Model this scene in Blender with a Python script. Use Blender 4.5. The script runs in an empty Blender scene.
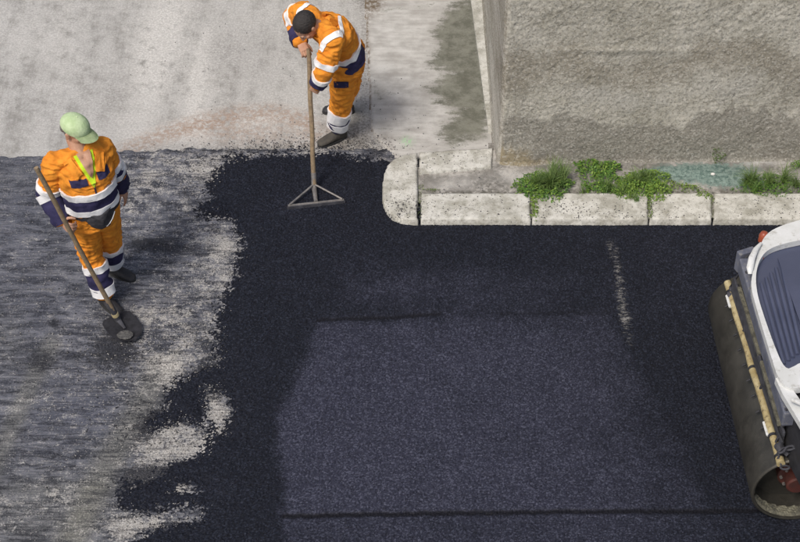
import bpy, bmesh, math, random
import numpy as np
from mathutils import Vector, Matrix
from mathutils.bvhtree import BVHTree

random.seed(7); rng = np.random.default_rng(7)
SC = bpy.context.scene
COL = SC.collection
R = math.radians

# ------------------------------------------------------------------ camera, sky, sun, exposure
PITCH = R(43.0); FOC = 1780.0; DIST = 13.9
CAMH = DIST*math.sin(PITCH); CAMY = -DIST*math.cos(PITCH)
cam = bpy.data.cameras.new('camera'); camo = bpy.data.objects.new('camera', cam); COL.objects.link(camo)
camo.location = (0, CAMY, CAMH); camo.rotation_euler = (R(90)-PITCH, 0, 0)
cam.sensor_width = 36; cam.lens = FOC*36/800; cam.clip_start = 0.1; cam.clip_end = 1000
cam.dof.use_dof = False
SC.camera = camo

SUN_EL, SUN_AZ = R(54), R(-146)         # azimuth measured from +Y towards +X
w = bpy.data.worlds.new('World'); SC.world = w; w.use_nodes = True
nt = w.node_tree; bg = nt.nodes['Background']
sky = nt.nodes.new('ShaderNodeTexSky'); sky.sky_type = 'NISHITA'; sky.sun_disc = False
sky.sun_elevation = SUN_EL; sky.sun_rotation = SUN_AZ
sky.air_density = 1.0; sky.dust_density = 4.0; sky.ozone_density = 1.0
nt.links.new(sky.outputs[0], bg.inputs[0]); bg.inputs[1].default_value = 0.10
sl = bpy.data.lights.new('sun', 'SUN'); sl.energy = 2.1; sl.angle = R(16); sl.color = (1.0, 0.945, 0.87)
so = bpy.data.objects.new('sun', sl); COL.objects.link(so)
sd = Vector((math.sin(SUN_AZ)*math.cos(SUN_EL), math.cos(SUN_AZ)*math.cos(SUN_EL), math.sin(SUN_EL)))
so.rotation_euler = sd.to_track_quat('Z', 'Y').to_euler(); so.location = sd*30
SC.view_settings.view_transform = 'Standard'; SC.view_settings.look = 'None'
SC.view_settings.exposure = 0.22; SC.view_settings.gamma = 1

# ------------------------------------------------------------------ measuring helpers (survey of the place from the photograph)
def P(u, v, z=0.0):
    x = (u-400)/FOC; y = -(v-271)/FOC
    d = np.array([x, y*math.sin(PITCH)+math.cos(PITCH), y*math.cos(PITCH)-math.sin(PITCH)])
    return Vector(np.array([0, CAMY, CAMH]) + (z-CAMH)/d[2]*d)
def Q(x, y, z):
    ry = y-CAMY; rz = z-CAMH
    c = ry*math.cos(PITCH)-rz*math.sin(PITCH); up = ry*math.sin(PITCH)+rz*math.cos(PITCH)
    return 400+FOC*x/c, 271-FOC*up/c

# ------------------------------------------------------------------ numpy noise
def _h(ix, iy, iz, s):
    n = (ix*374761393 + iy*668265263 + iz*2147483647 + s*974634777) & 0xffffffff
    n = ((n ^ (n >> 13))*1274126177) & 0xffffffff
    return ((n ^ (n >> 16)) & 0xffffff)/float(0xffffff)
def vnoise(x, y, z=0.0, s=0):
    x = np.asarray(x, float); y = np.asarray(y, float); z = np.asarray(z, float)+0*x
    ix = np.floor(x).astype(np.int64); iy = np.floor(y).astype(np.int64); iz = np.floor(z).astype(np.int64)
    fx, fy, fz = x-ix, y-iy, z-iz
    fx, fy, fz = [f*f*(3-2*f) for f in (fx, fy, fz)]
    r = 0
    for dx in (0, 1):
        for dy in (0, 1):
            for dz in (0, 1):
                r = r + _h(ix+dx, iy+dy, iz+dz, s)*(fx if dx else 1-fx)*(fy if dy else 1-fy)*(fz if dz else 1-fz)
    return r*2-1
def fbm(x, y, z=0.0, s=0, o=4, g=0.5):
    a, t, r = 1.0, 0.0, 0
    for i in range(o):
        r = r + a*vnoise(np.asarray(x)*2**i, np.asarray(y)*2**i, np.asarray(z)*2**i, s+i*17); t += a; a *= g
    return r/t
def sstep(a, b, x):
    t = np.clip((x-a)/(b-a), 0, 1); return t*t*(3-2*t)
def poly_sd(px, py, poly):
    """signed distance (positive inside)"""
    d = np.full(px.shape, 1e9); ins = np.zeros(px.shape, bool)
    n = len(poly)
    for i in range(n):
        x0, y0 = poly[i]; x1, y1 = poly[(i+1) % n]
        ex, ey = x1-x0, y1-y0
        t = np.clip(((px-x0)*ex+(py-y0)*ey)/(ex*ex+ey*ey+1e-9), 0, 1)
        d = np.minimum(d, np.hypot(px-x0-t*ex, py-y0-t*ey))
        c = (y0 > py) != (y1 > py)
        with np.errstate(divide='ignore', invalid='ignore'):
            c &= px < (x1-x0)*(py-y0)/(y1-y0+1e-12)+x0
        ins ^= c
    return np.where(ins, d, -d)
def line_d(px, py, pts):
    d = np.full(px.shape, 1e9)
    for (x0, y0), (x1, y1) in zip(pts[:-1], pts[1:]):
        ex, ey = x1-x0, y1-y0
        t = np.clip(((px-x0)*ex+(py-y0)*ey)/(ex*ex+ey*ey+1e-9), 0, 1)
        d = np.minimum(d, np.hypot(px-x0-t*ex, py-y0-t*ey))
    return d
def blobs(u, v, L):
    r = np.zeros(u.shape)
    for (cu, cv, ru, rv, a) in L:
        r = r + a*np.exp(-((u-cu)/ru)**2-((v-cv)/rv)**2)
    return r

# ------------------------------------------------------------------ object helpers
def link(name, me, mat=None, parent=None):
    o = bpy.data.objects.new(name, me); COL.objects.link(o)
    if mat is not None:
        me.materials.clear(); me.materials.append(mat)
    if parent is not None: o.parent = parent
    return o
def tag(o, label=None, cat=None, group=None, kind=None):
    if label: o['label'] = label
    if cat: o['category'] = cat
    if group: o['group'] = group
    if kind: o['kind'] = kind
    return o
def empty(name, loc=(0, 0, 0), label=None, cat=None, group=None):
    o = bpy.data.objects.new(name, None); COL.objects.link(o); o.location = loc; o.empty_display_size = .1
    return tag(o, label, cat, group)
def build(name, bm, mat, parent=None, smooth=False, bevel=0.0):
    if bevel:
        bmesh.ops.bevel(bm, geom=[e for e in bm.edges if e.is_manifold and e.calc_face_angle(0) > 0.5], offset=bevel, segments=2, affect='EDGES', profile=0.6)
    bmesh.ops.recalc_face_normals(bm, faces=bm.faces)
    me = bpy.data.meshes.new(name); bm.to_mesh(me); bm.free()
    if smooth:
        for p in me.polygons: p.use_smooth = True
        me.set_sharp_from_angle(angle=R(48))
    o = link(name, me, mat)
    if parent is not None:
        o.parent = parent
        if parent.location.length > 0:
            o.matrix_parent_inverse = Matrix.Translation(-parent.location)
    return o
def place(me, name, mat, parent):
    o = link(name, me, mat); o.parent = parent
    o.matrix_parent_inverse = Matrix.Translation(-parent.location)
    return o
def np_mesh(name, verts, faces, attrs=None, smooth=True):
    me = bpy.data.meshes.new(name)
    verts = np.asarray(verts, np.float32); faces = np.asarray(faces, np.int32)
    k = faces.shape[1]
    me.vertices.add(len(verts)); me.vertices.foreach_set('co', verts.ravel())
    me.loops.add(faces.size); me.loops.foreach_set('vertex_index', faces.ravel())
    me.polygons.add(len(faces)); me.polygons.foreach_set('loop_start', np.arange(0, faces.size, k, dtype=np.int32))
    me.polygons.foreach_set('use_smooth', np.full(len(faces), smooth))
    me.update(calc_edges=True)
    for n, a in (attrs or {}).items():
        at = me.attributes.new(n, 'FLOAT', 'POINT'); at.data.foreach_set('value', np.asarray(a, np.float32).ravel())
    me.validate()
    return me
def grid_faces(nx, ny, keep=None):
    i = np.arange(nx*ny).reshape(ny, nx)
    f = np.stack([i[:-1, :-1], i[:-1, 1:], i[1:, 1:], i[1:, :-1]], -1).reshape(-1, 4)
    if keep is not None:
        f = f[keep[f].any(1)]
    return f
def axis_coords(lo, hi, step, far_lo, far_hi):
    a = np.arange(lo, hi+step/2, step)
    pre = lo-np.geomspace(step*3, lo-far_lo, 12)[::-1] if far_lo < lo else np.array([])
    post = hi+np.geomspace(step*3, far_hi-hi, 12) if far_hi > hi else np.array([])
    return np.concatenate([pre, a, post])
def compact(verts, faces, attrs):
    used = np.unique(faces); m = np.full(len(verts), -1); m[used] = np.arange(len(used))
    return verts[used], m[faces], {k: a[used] for k, a in attrs.items()}

def box(bm, lo, hi, M=None):
    vs = [bm.verts.new((x, y, z)) for x in (lo[0], hi[0]) for y in (lo[1], hi[1]) for z in (lo[2], hi[2])]
    for f in ((0, 1, 3, 2), (4, 6, 7, 5), (0, 4, 5, 1), (2, 3, 7, 6), (0, 2, 6, 4), (1, 5, 7, 3)):
        bm.faces.new([vs[i] for i in f])
    if M is not None: bmesh.ops.transform(bm, matrix=M, verts=vs)
    return vs
def frame(d, hint=(0, 0, 1)):
    d = Vector(d).normalized(); h = Vector(hint)
    if abs(d.dot(h.normalized())) > 0.95: h = Vector((1, 0, 0)) if abs(d.x) < .9 else Vector((0, 1, 0))
    a = d.cross(h).normalized(); b = a.cross(d).normalized()
    return a, b
def loft(bm, secs, n=14, cap=True):
    """secs: list of (centre, half-axis A, half-axis B)"""
    rings = []
    for c, A, B in secs:
        c = Vector(c); A = Vector(A); B = Vector(B)
        rings.append([bm.verts.new(c+A*math.cos(2*math.pi*i/n)+B*math.sin(2*math.pi*i/n)) for i in range(n)])
    for r0, r1 in zip(rings[:-1], rings[1:]):
        for i in range(n): bm.faces.new((r0[i], r0[(i+1) % n], r1[(i+1) % n], r1[i]))
    if cap:
        bm.faces.new(list(reversed(rings[0]))); bm.faces.new(rings[-1])
    return rings
def tube(bm, pts, rad, n=10, flat=1.0, hint=(0, 0, 1)):
    pts = [Vector(p) for p in pts]
    if not hasattr(rad, '__len__'): rad = [rad]*len(pts)
    secs = []
    for i, p in enumerate(pts):
        d = (pts[min(i+1, len(pts)-1)]-pts[max(i-1, 0)])
        a, b = frame(d, hint); secs.append((p, a*rad[i], b*rad[i]*flat))
    loft(bm, secs, n)
def ball(bm, c, r, sub=2, M=None):
    if not hasattr(r, '__len__'): r = (r, r, r)
    m = Matrix.Translation(Vector(c)) @ (M.to_4x4() if M is not None else Matrix()) @ Matrix.Diagonal((*r, 1))
    bmesh.ops.create_icosphere(bm, subdivisions=sub, radius=1, matrix=m)
def limb(bm, pts, rad, n=14):
    """tapered limb with round joints"""
    for i in range(len(pts)-1):
        a, b = Vector(pts[i]), Vector(pts[i+1])
        k = 5; P_ = [a.lerp(b, j/k) for j in range(k+1)]
        tube(bm, P_, [rad[i]+(rad[i+1]-rad[i])*j/k for j in range(k+1)], n)
    for p, r in zip(pts, rad): ball(bm, p, r*0.995)
def prism(bm, pts, z0, z1):
    """pts: xy outline"""
    lo = [bm.verts.new((p[0], p[1], z0)) for p in pts]; hi = [bm.verts.new((p[0], p[1], z1)) for p in pts]
    bm.faces.new(lo[::-1]); bm.faces.new(hi); n = len(pts)
    for i in range(n): bm.faces.new((lo[i], lo[(i+1) % n], hi[(i+1) % n], hi[i]))

# ------------------------------------------------------------------ material helpers
class NT:
    def __init__(s, name):
        s.m = bpy.data.materials.new(name); s.m.use_nodes = True; s.t = s.m.node_tree; s.n = s.t.nodes
        s.b = s.n['Principled BSDF']
    def node(s, typ, **kw):
        n = s.n.new(typ)
        for k, v in kw.items():
            if k in n.inputs: s.put(n.inputs[k], v)
            else: setattr(n, k, v)
        return n
    def put(s, inp, v):
        if isinstance(v, bpy.types.NodeSocket): s.t.links.new(v, inp)
        elif isinstance(v, tuple) and len(v) == 3 and inp.type == 'RGBA': inp.default_value = (*v, 1)
        else: inp.default_value = v
    def pos(s): 
        if not hasattr(s, '_p'): s._p = s.n.new('ShaderNodeTexCoord').outputs['Object']
        return s._p
    def mapv(s, scale=(1, 1, 1), rot=(0, 0, 0)):
        return s.node('ShaderNodeMapping', Vector=s.pos(), Scale=scale, Rotation=rot).outputs[0]
    def noise(s, scale, detail=4, rough=.55, vec=None, dist=0):
        return s.node('ShaderNodeTexNoise', Vector=vec or s.pos(), Scale=scale, Detail=detail, Roughness=rough, Distortion=dist).outputs['Fac']
    def voro(s, scale, out='Distance', vec=None, feature='F1'):
        return s.node('ShaderNodeTexVoronoi', Vector=vec or s.pos(), Scale=scale, feature=feature).outputs[out]
    def attr(s, name): return s.node('ShaderNodeAttribute', attribute_name=name).outputs['Fac']
    def math(s, op, a, b=0.0, c=None, clamp=False):
        n = s.n.new('ShaderNodeMath'); n.operation = op; n.use_clamp = clamp
        s.put(n.inputs[0], a); s.put(n.inputs[1], b)
        if c is not None: s.put(n.inputs[2], c)
        return n.outputs[0]
    def ramp(s, f, lo, hi, a=0.0, b=1.0):
        n = s.node('ShaderNodeMapRange', interpolation_type='SMOOTHSTEP')
        s.put(n.inputs[0], f); s.put(n.inputs[1], lo); s.put(n.inputs[2], hi); s.put(n.inputs[3], a); s.put(n.inputs[4], b)
        return n.outputs[0]
    def mix(s, f, a, b, mode='MIX'):
        n = s.n.new('ShaderNodeMix'); n.data_type = 'RGBA'; n.blend_type = mode
        s.put(n.inputs[0], f); s.put(n.inputs[6], a); s.put(n.inputs[7], b)
        return n.outputs[2]
    def bump(s, h, dist, strength=1.0, prev=None):
        n = s.node('ShaderNodeBump', Height=h, Distance=dist, Strength=strength)
        if prev is not None: s.put(n.inputs['Normal'], prev)
        return n.outputs[0]
    def done(s, col, rough=.8, normal=None, metal=0.0, spec=0.5, coat=0.0):
        s.put(s.b.inputs['Base Color'], col); s.put(s.b.inputs['Roughness'], rough)
        s.put(s.b.inputs['Metallic'], metal); s.put(s.b.inputs['Specular IOR Level'], spec)
        if coat: s.put(s.b.inputs['Coat Weight'], coat); s.put(s.b.inputs['Coat Roughness'], .15)
        if normal is not None: s.put(s.b.inputs['Normal'], normal)
        return s.m

# concrete street (upper left)
def m_street():
    s = NT('street_concrete')
    dirt = s.attr('dirt'); pale = s.attr('pale'); pink = s.attr('pink')
    n1 = s.noise(1.1, 6, .6); n2 = s.noise(9, 6, .65)
    st = s.noise(3.0, 8, .75, s.mapv((1.7, .33, 1), (0, 0, R(20)), ))
    f = s.math('ADD', s.math('MULTIPLY', n1, .35), s.math('ADD', s.math('MULTIPLY', n2, .3), s.math('MULTIPLY', st, .45)))
    c = s.mix(s.ramp(f, .42, .60), (.275, .268, .248), (.54, .53, .505))
    c = s.mix(s.ramp(s.noise(1.6, 6, .7, s.mapv((1.3, .5, 1), (0, 0, R(20)))), .54, .70, 0, .25), c, (.22, .215, .20))
    c = s.mix(s.math('MULTIPLY', pale, s.ramp(n2, .25, .55), clamp=True), c, (.66, .645, .61))
    c = s.mix(s.math('MULTIPLY', pink, s.ramp(s.noise(22, 5, .7), .35, .6), clamp=True), c, (.40, .29, .22))
    c = s.mix(s.math('MULTIPLY', dirt, s.ramp(s.noise(40, 5, .7), .38, .62), clamp=True), c, (.10, .085, .075))
    g = s.noise(170, 3, .6)
    c = s.mix(s.ramp(g, .58, .70, 0, .6), c, (.15, .14, .125))
    c = s.mix(s.ramp(s.voro(14, 'Distance', feature='DISTANCE_TO_EDGE', vec=s.mapv((.07, .05, .07), (0, 0, R(12)))), .0, .004, .0, 0), c, (.1, .1, .09))
    c = s.mix(s.ramp(g, .25, .38, .35, 0), c, (.72, .70, .66))
    c = s.mix(s.ramp(s.noise(55, 6, .8), .40, .62, .45, 0), c, (.20, .19, .175))
    pit = s.voro(26); pm = s.ramp(s.noise(7, 3), .5, .62)
    c = s.mix(s.math('MULTIPLY', s.ramp(pit, .05, .12, 1, 0), pm), c, (.13, .12, .11))
    b = s.bump(s.noise(120, 4, .7), .004, .7); b = s.bump(n2, .02, .4, b)
    return s.done(c, .9, b, spec=.25)
def m_slab():
    s = NT('driveway_concrete')
    wet = s.attr('wet'); dirt = s.attr('dirt')
    n2 = s.noise(7, 6, .65); st = s.noise(5, 6, .65, s.mapv((.5, 2.4, 1)))
    c = s.mix(s.ramp(s.math('ADD', s.math('MULTIPLY', n2, .5), s.math('MULTIPLY', st, .5)), .36, .66), (.36, .345, .32), (.58, .57, .54))
    wn = s.math('ADD', wet, s.math('MULTIPLY', s.math('SUBTRACT', st, .5), 1.5))
    wn = s.math('ADD', wn, s.math('MULTIPLY', s.math('SUBTRACT', s.noise(14, 8, .85), .5), 1.9))
    wf = s.ramp(wn, .22, .72, 0, .95)
    c = s.mix(wf, c, s.mix(s.ramp(s.noise(6, 8, .8), .38, .62), (.105, .105, .078), (.205, .205, .165)))
    c = s.mix(s.math('MULTIPLY', dirt, s.ramp(s.noise(30, 5, .7), .35, .6), clamp=True), c, (.15, .115, .08))
    gsp = s.node('ShaderNodeAttribute', attribute_name='spray').outputs['Fac']
    c = s.mix(s.math('MULTIPLY', gsp, s.ramp(s.noise(40, 4, .7), .4, .6)), c, (.30, .62, .28))
    g = s.noise(150, 3, .6); c = s.mix(s.ramp(g, .62, .76, 0, .5), c, (.12, .11, .10))
    b = s.bump(s.noise(110, 4, .7), .003, .6)
    return s.done(c, s.ramp(wf, 0, 1, .9, .6), b, spec=.3)
def m_milled():
    s = NT('milled_asphalt')
    light = s.attr('light'); dark = s.attr('dark'); blue = s.attr('smooth')
    st = s.noise(7, 9, .78, s.mapv((.6, 1.7, 1)), .3); st2 = s.noise(26, 7, .85, s.mapv((.5, 1.6, 1)), .3)
    sp = s.noise(85, 5, .9); cl = s.noise(10, 9, .82); sp2 = s.noise(34, 7, .88)
    half = lambda x, k: s.math('MULTIPLY', s.math('SUBTRACT', x, .5), k)
    base = s.mix(s.ramp(st, .40, .60), (.050, .055, .075), (.215, .222, .255))
    base = s.mix(s.math('MULTIPLY', blue, .75), base, s.mix(s.ramp(st2, .35, .65), (.070, .077, .108), (.165, .175, .222)))
    base = s.mix(s.ramp(s.math('ADD', sp, half(cl, .5)), .52, .68, 0, .8), base, (.34, .33, .315))
    base = s.mix(s.ramp(s.math('ADD', sp, half(st, .7)), .34, .48, .9, 0), base, (.016, .017, .022))
    base = s.mix(s.math('MULTIPLY', s.attr('film'), s.ramp(s.math('ADD', st, half(sp, .8)), .35, .55, .25, .75), clamp=True), base, s.mix(s.ramp(sp, .38, .6), (.12, .118, .10), (.30, .295, .255)))
    lf = s.math('ADD', s.math('MULTIPLY', light, .62), half(cl, 2.6)); lf = s.math('ADD', lf, half(sp2, 3.0)); lf = s.math('ADD', lf, half(st, 1.6)); lf = s.math('ADD', lf, half(sp, 1.6))
    base = s.mix(s.ramp(lf, .26, .85, 0, .9), base, s.mix(s.ramp(sp, .38, .60), (.20, .185, .16), (.80, .77, .72)))
    df = s.math('ADD', dark, half(st2, 2.8)); df = s.math('ADD', df, half(sp2, 2.6)); df = s.math('ADD', df, half(st, 1.5))
    base = s.mix(s.ramp(df, .35, .75, 0, .92), base, s.mix(s.ramp(sp, .46, .62), (.009, .010, .015), (.075, .078, .095)))
    groove = s.noise(48, 4, .65, s.mapv((.10, 1.3, 1), (0, 0, R(-1.5))))
    scr = s.noise(34, 5, .8, s.mapv((2.2, .16, 1), (0, 0, R(28))))
    base = s.mix(s.ramp(scr, .56, .70, 0, .4), base, (.27, .265, .26))
    base = s.mix(s.ramp(groove, .50, .63, 0, .55), base, (.028, .029, .036))
    b = s.bump(groove, .012, .8); b = s.bump(sp, .010, .9, b); b = s.bump(cl, .02, .5, b)
    return s.done(base, .78, b, spec=.4)
def m_asphalt():
    s = NT('hot_mix_asphalt')
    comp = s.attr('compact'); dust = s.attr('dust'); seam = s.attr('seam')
    half = lambda x, k: s.math('MULTIPLY', s.math('SUBTRACT', x, .5), k)
    g = s.noise(120, 2, .8); g2 = s.noise(230, 1, .5); big = s.noise(2.6, 7, .7)
    vc = s.node('ShaderNodeSeparateColor', Color=s.voro(105, 'Color')).outputs[0]     # one tone per stone
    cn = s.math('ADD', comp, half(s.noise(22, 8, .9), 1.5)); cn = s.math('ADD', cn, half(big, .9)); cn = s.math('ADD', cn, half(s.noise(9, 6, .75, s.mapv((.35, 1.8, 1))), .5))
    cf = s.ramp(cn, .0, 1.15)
    c = s.mix(cf, (.0056, .0069, .0128), (.0270, .0284, .0470))  # bluish sky sheen put into both mix colours, more where compacted
    c = s.mix(s.ramp(vc, .55, 1.0, 0, .9), c, s.mix(cf, (.020, .024, .038), (.078, .082, .118)))
    c = s.mix(s.ramp(vc, .0, .30, .8, 0), c, s.mix(cf, (.003, .003, .006), (.013, .014, .024)))
    c = s.mix(s.ramp(g, .62, .74, 0, .5), c, s.mix(cf, (.06, .065, .085), (.15, .155, .20)))
    c = s.mix(s.ramp(g2, .74, .82, 0, .55), c, (.20, .20, .23))
    c = s.mix(seam, c, (.004, .004, .007))  # uncompacted mix is darker; the step's shade is painted in too
    dn = s.math('ADD', dust, half(s.noise(40, 7, .9, s.mapv((.5, 1.5, 1))), 3.0))
    c = s.mix(s.ramp(dn, .60, 1.05, 0, .8), c, (.34, .33, .31))
    b = s.bump(vc, .0030, .5)
    return s.done(c, s.ramp(cf, 0, 1, .8, .7), b, spec=.25)
def m_kerb(teal=False):
    s = NT('kerb_concrete' if not teal else 'sidewalk_concrete')
    n = s.noise(6, 6, .65); n3 = s.noise(28, 5, .7)
    dirt = s.attr('dirt')
    if teal:
        c = s.mix(s.ramp(n, .34, .64), (.20, .19, .17), (.46, .44, .405))
        c = s.mix(s.ramp(n3, .45, .65, 0, .6), c, (.13, .12, .10))
        tf = s.math('ADD', s.attr('teal'), s.math('MULTIPLY', s.math('SUBTRACT', n3, .5), 1.1))
        tf = s.math('ADD', tf, s.math('MULTIPLY', s.math('SUBTRACT', s.noise(9, 8, .85), .5), 2.6))
        c = s.mix(s.ramp(tf, .35, .85, 0, .85), c, s.mix(s.ramp(n3, .35, .65), (.035, .10, .085), (.26, .36, .32)))
        c = s.mix(s.math('MULTIPLY', s.attr('pale'), s.ramp(n3, .35, .6), clamp=True), c, (.58, .57, .55))
    else:
        c = s.mix(s.ramp(n, .34, .62), (.36, .35, .30), (.62, .61, .56))
        c = s.mix(s.ramp(n3, .50, .70, 0, .6), c, (.24, .23, .18))
        c = s.mix(s.ramp(s.noise(11, 8, .85), .54, .70, 0, .55), c, (.20, .185, .14))
    sp = s.voro(48); spm = s.ramp(s.noise(9, 3, .6), .44, .6)
    c = s.mix(s.math('MULTIPLY', s.ramp(sp, .12, .2, 1, 0), spm), c, (.045, .042, .04))
    sp = s.voro(95); spm = s.ramp(s.noise(5, 3, .6), .42, .56)
    c = s.mix(s.math('MULTIPLY', s.ramp(sp, .14, .22, .9, 0), spm), c, (.06, .055, .05))
    c = s.mix(s.math('MULTIPLY', dirt, s.ramp(n3, .3, .6), clamp=True), c, (.09, .085, .07))
    g = s.noise(210, 2, .6); c = s.mix(s.ramp(g, .58, .75, 0, .4), c, (.17, .16, .14))
    b = s.bump(s.noise(130, 4, .7), .003, .6); b = s.bump(n3, .008, .5, b)
    return s.done(c, .88, b, spec=.3)
def m_wall():
    s = NT('rough_render')
    br = s.attr('brown'); gr = s.attr('grey'); pl = s.attr('pale'); fo = s.attr('foot'); fl = s.attr('flank')
    n = s.noise(3, 7, .7); g = s.noise(75, 3, .8); n8 = s.noise(11, 8, .78); dr = s.noise(7, 7, .75, s.mapv((1.8, 1.8, .22)))
    vc = s.node('ShaderNodeSeparateColor', Color=s.voro(80, 'Color')).outputs[0]
    c = s.mix(s.ramp(n, .34, .64), (.36, .343, .285), (.52, .50, .435))
    def lay(a, k): return s.math('ADD', a, s.math('MULTIPLY', s.math('SUBTRACT', s.math('ADD', s.math('MULTIPLY', n8, .6), s.math('MULTIPLY', dr, .4)), .5), k))
    c = s.mix(s.ramp(lay(br, 1.8), .15, 1.15, 0, .62), c, s.mix(n8, (.19, .17, .13), (.32, .29, .23)))
    c = s.mix(s.ramp(lay(gr, 1.5), .30, 1.0, 0, .85), c, s.mix(n8, (.21, .20, .17), (.32, .305, .265)))
    c = s.mix(s.ramp(lay(pl, 1.7), .30, .95, 0, .75), c, s.mix(n8, (.40, .385, .34), (.56, .545, .49)))
    c = s.mix(s.ramp(lay(fo, 1.6), .3, .9, 0, .85), c, s.mix(n8, (.17, .13, .07), (.46, .40, .27)))
    fn = s.noise(2.2, 7, .75, s.mapv((1, .10, 1.0))); fn2 = s.noise(9, 6, .8, s.mapv((1, .04, .5)))
    c = s.mix(s.ramp(s.math('ADD', fl, s.math('MULTIPLY', s.math('SUBTRACT', fn, .5), 1.5)), .25, .9, 0, .9), c, s.mix(s.ramp(s.math('ADD', s.math('MULTIPLY', fn, .6), s.math('MULTIPLY', fn2, .4)), .42, .58), (.16, .14, .10), (.50, .48, .43)))
    c = s.mix(s.ramp(vc, .6, 1, 0, .4), c, (.62, .60, .55)); c = s.mix(s.ramp(vc, 0, .35, .42, 0), c, (.11, .10, .08))
    c = s.mix(s.ramp(s.noise(24, 7, .85), .36, .48, .35, 0), c, (.14, .125, .10))
    b = s.bump(s.noise(40, 7, .85), .006, .5); b = s.bump(g, .009, .8, b); b = s.bump(vc, .005, .6, b)
    return s.done(c, .93, b, spec=.2)
def m_cloth(name, col, col2=None, rough=.85, dirt=.25):
    s = NT(name); col2 = col2 or tuple(x*.72 for x in col)
    n = s.noise(14, 5, .6); c = s.mix(s.ramp(n, .3, .7), col, col2)
    c = s.mix(s.ramp(s.noise(34, 5, .7), .58, .8, 0, dirt), c, tuple(x*.3 for x in col))
    c = s.mix(s.ramp(s.noise(6, 7, .8), .56, .72, 0, dirt*1.6), c, tuple(x*.35+.02 for x in col))
    c = s.mix(s.ramp(s.noise(70, 4, .8), .66, .72, 0, dirt*2), c, tuple(x*.2+.01 for x in col))
    b = s.bump(s.noise(30, 6, .7), .010, .7); b = s.bump(s.noise(500, 2, .5), .0006, .6, b)
    return s.done(c, rough, b, spec=.25)
def m_plain(name, a, b_, rough=.5, metal=0.0, scale=12, bump=.001, spec=.5, coat=0, worn=None, wf=.3):
    s = NT(name); n = s.noise(scale, 6, .7)
    c = s.mix(s.ramp(n, .3, .7), a, b_)
    if worn: c = s.mix(s.ramp(s.noise(scale*3, 6, .8), .52, .68, 0, wf), c, worn)
    return s.done(c, s.ramp(n, .3, .7, rough, min(1, rough+.15)), s.bump(s.noise(scale*8, 4, .6), bump, .5), metal, spec, coat)

M = {}
M['street'] = m_street(); M['slab'] = m_slab(); M['milled'] = m_milled(); M['asphalt'] = m_asphalt()
M['kerb'] = m_kerb(); M['walk'] = m_kerb(True); M['wall'] = m_wall()
M['orange'] = m_cloth('orange_workwear', (.84, .32, .035), (.66, .22, .022), dirt=.18)
M['navy'] = m_cloth('navy_workwear', (.022, .020, .060), (.040, .036, .095))
M['reflect'] = m_cloth('reflective_tape', (.88, .88, .88), (.78, .78, .79), .5, dirt=.08)
M['lime'] = m_cloth('lime_shirt', (.58, .80, .04), (.45, .66, .02))
M['capcloth'] = m_cloth('pale_green_cap', (.40, .53, .28), (.56, .68, .42), dirt=.35)
M['capseam'] = m_cloth('cap_stitching', (.30, .40, .22))
M['black_cloth'] = m_cloth('black_bag', (.022, .022, .026), (.05, .05, .058), .6)
M['skin'] = m_plain('skin', (.52, .30, .20), (.42, .225, .145), .55, scale=18, bump=.001)
M['hair'] = m_plain('dark_hair', (.018, .015, .014), (.035, .03, .028), .6, scale=60, bump=.006)
M['boot'] = m_plain('black_boot', (.013, .013, .016), (.030, .029, .032), .55, scale=20, bump=.003, worn=(.12, .11, .10))
M['boot2'] = m_plain('dusty_boot', (.040, .036, .030), (.080, .070, .056), .7, scale=20, bump=.003)
M['rubber'] = m_plain('rubber', (.02, .02, .02), (.04, .04, .04), .8)
M['wood'] = m_plain('weathered_handle', (.30, .22, .13), (.17, .125, .08), .75, scale=25, bump=.002, worn=(.40, .33, .24))
M['steel'] = m_plain('dull_steel', (.20, .19, .185), (.33, .31, .29), .5, .6, scale=25, worn=(.10, .075, .055), wf=.6)
M['tarred'] = m_plain('tarred_steel', (.03, .03, .037), (.075, .076, .09), .75, .1, scale=18, bump=.004)
M['drum'] = m_plain('drum_steel', (.050, .047, .040), (.085, .080, .068), .42, .55, scale=5, bump=.002, worn=(.12, .11, .09), wf=.35)
M['spray'] = m_plain('yellowed_pipe', (.50, .43, .25), (.30, .23, .10), .55, scale=9, bump=.004, worn=(.07, .05, .03), wf=.95)
M['mud'] = m_plain('dried_mix', (.19, .18, .13), (.06, .057, .045), .9, scale=22, bump=.01, worn=(.05, .05, .045), wf=.9)
M['shmud'] = m_plain('shovel_residue', (.13, .127, .12), (.05, .05, .052), .9, scale=30, bump=.008, worn=(.04, .04, .045), wf=.9)
M['greymetal'] = m_plain('grey_blue_paint', (.10, .11, .15), (.16, .17, .21), .5, .1, scale=9, worn=(.36, .34, .26), wf=.55)
M['white'] = m_plain('white_paint', (.72, .73, .73), (.60, .61, .59), .35, scale=5, coat=.3, worn=(.30, .28, .23), wf=.6)
M['panel'] = m_plain('tinted_blue_panel', (.055, .065, .112), (.075, .086, .142), .30, scale=2, bump=.0004, coat=.4)
M['black'] = m_plain('black_plastic', (.018, .018, .02), (.035, .035, .04), .5)
M['amber'] = m_plain('orange_lens', (.36, .085, .04), (.25, .055, .03), .25, scale=10)
M['redpaint'] = m_plain('rusty_red_hub', (.10, .022, .015), (.045, .015, .012), .6, scale=10, worn=(.05, .03, .02), wf=.7)
M['leaf'] = m_plain('leaf_green', (.095, .20, .028), (.05, .12, .018), .55, scale=35)
M['leaf2'] = m_plain('leaf_yellow_green', (.20, .30, .045), (.11, .20, .026), .55, scale=35)
M['grass'] = m_plain('grass_green', (.065, .125, .030), (.15, .22, .055), .55, scale=25)
M['moss'] = m_plain('moss_green', (.10, .13, .03), (.055, .08, .015), .9, scale=60)
M['straw'] = m_plain('dry_straw', (.42, .34, .18), (.30, .24, .12), .8, scale=40)
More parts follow.
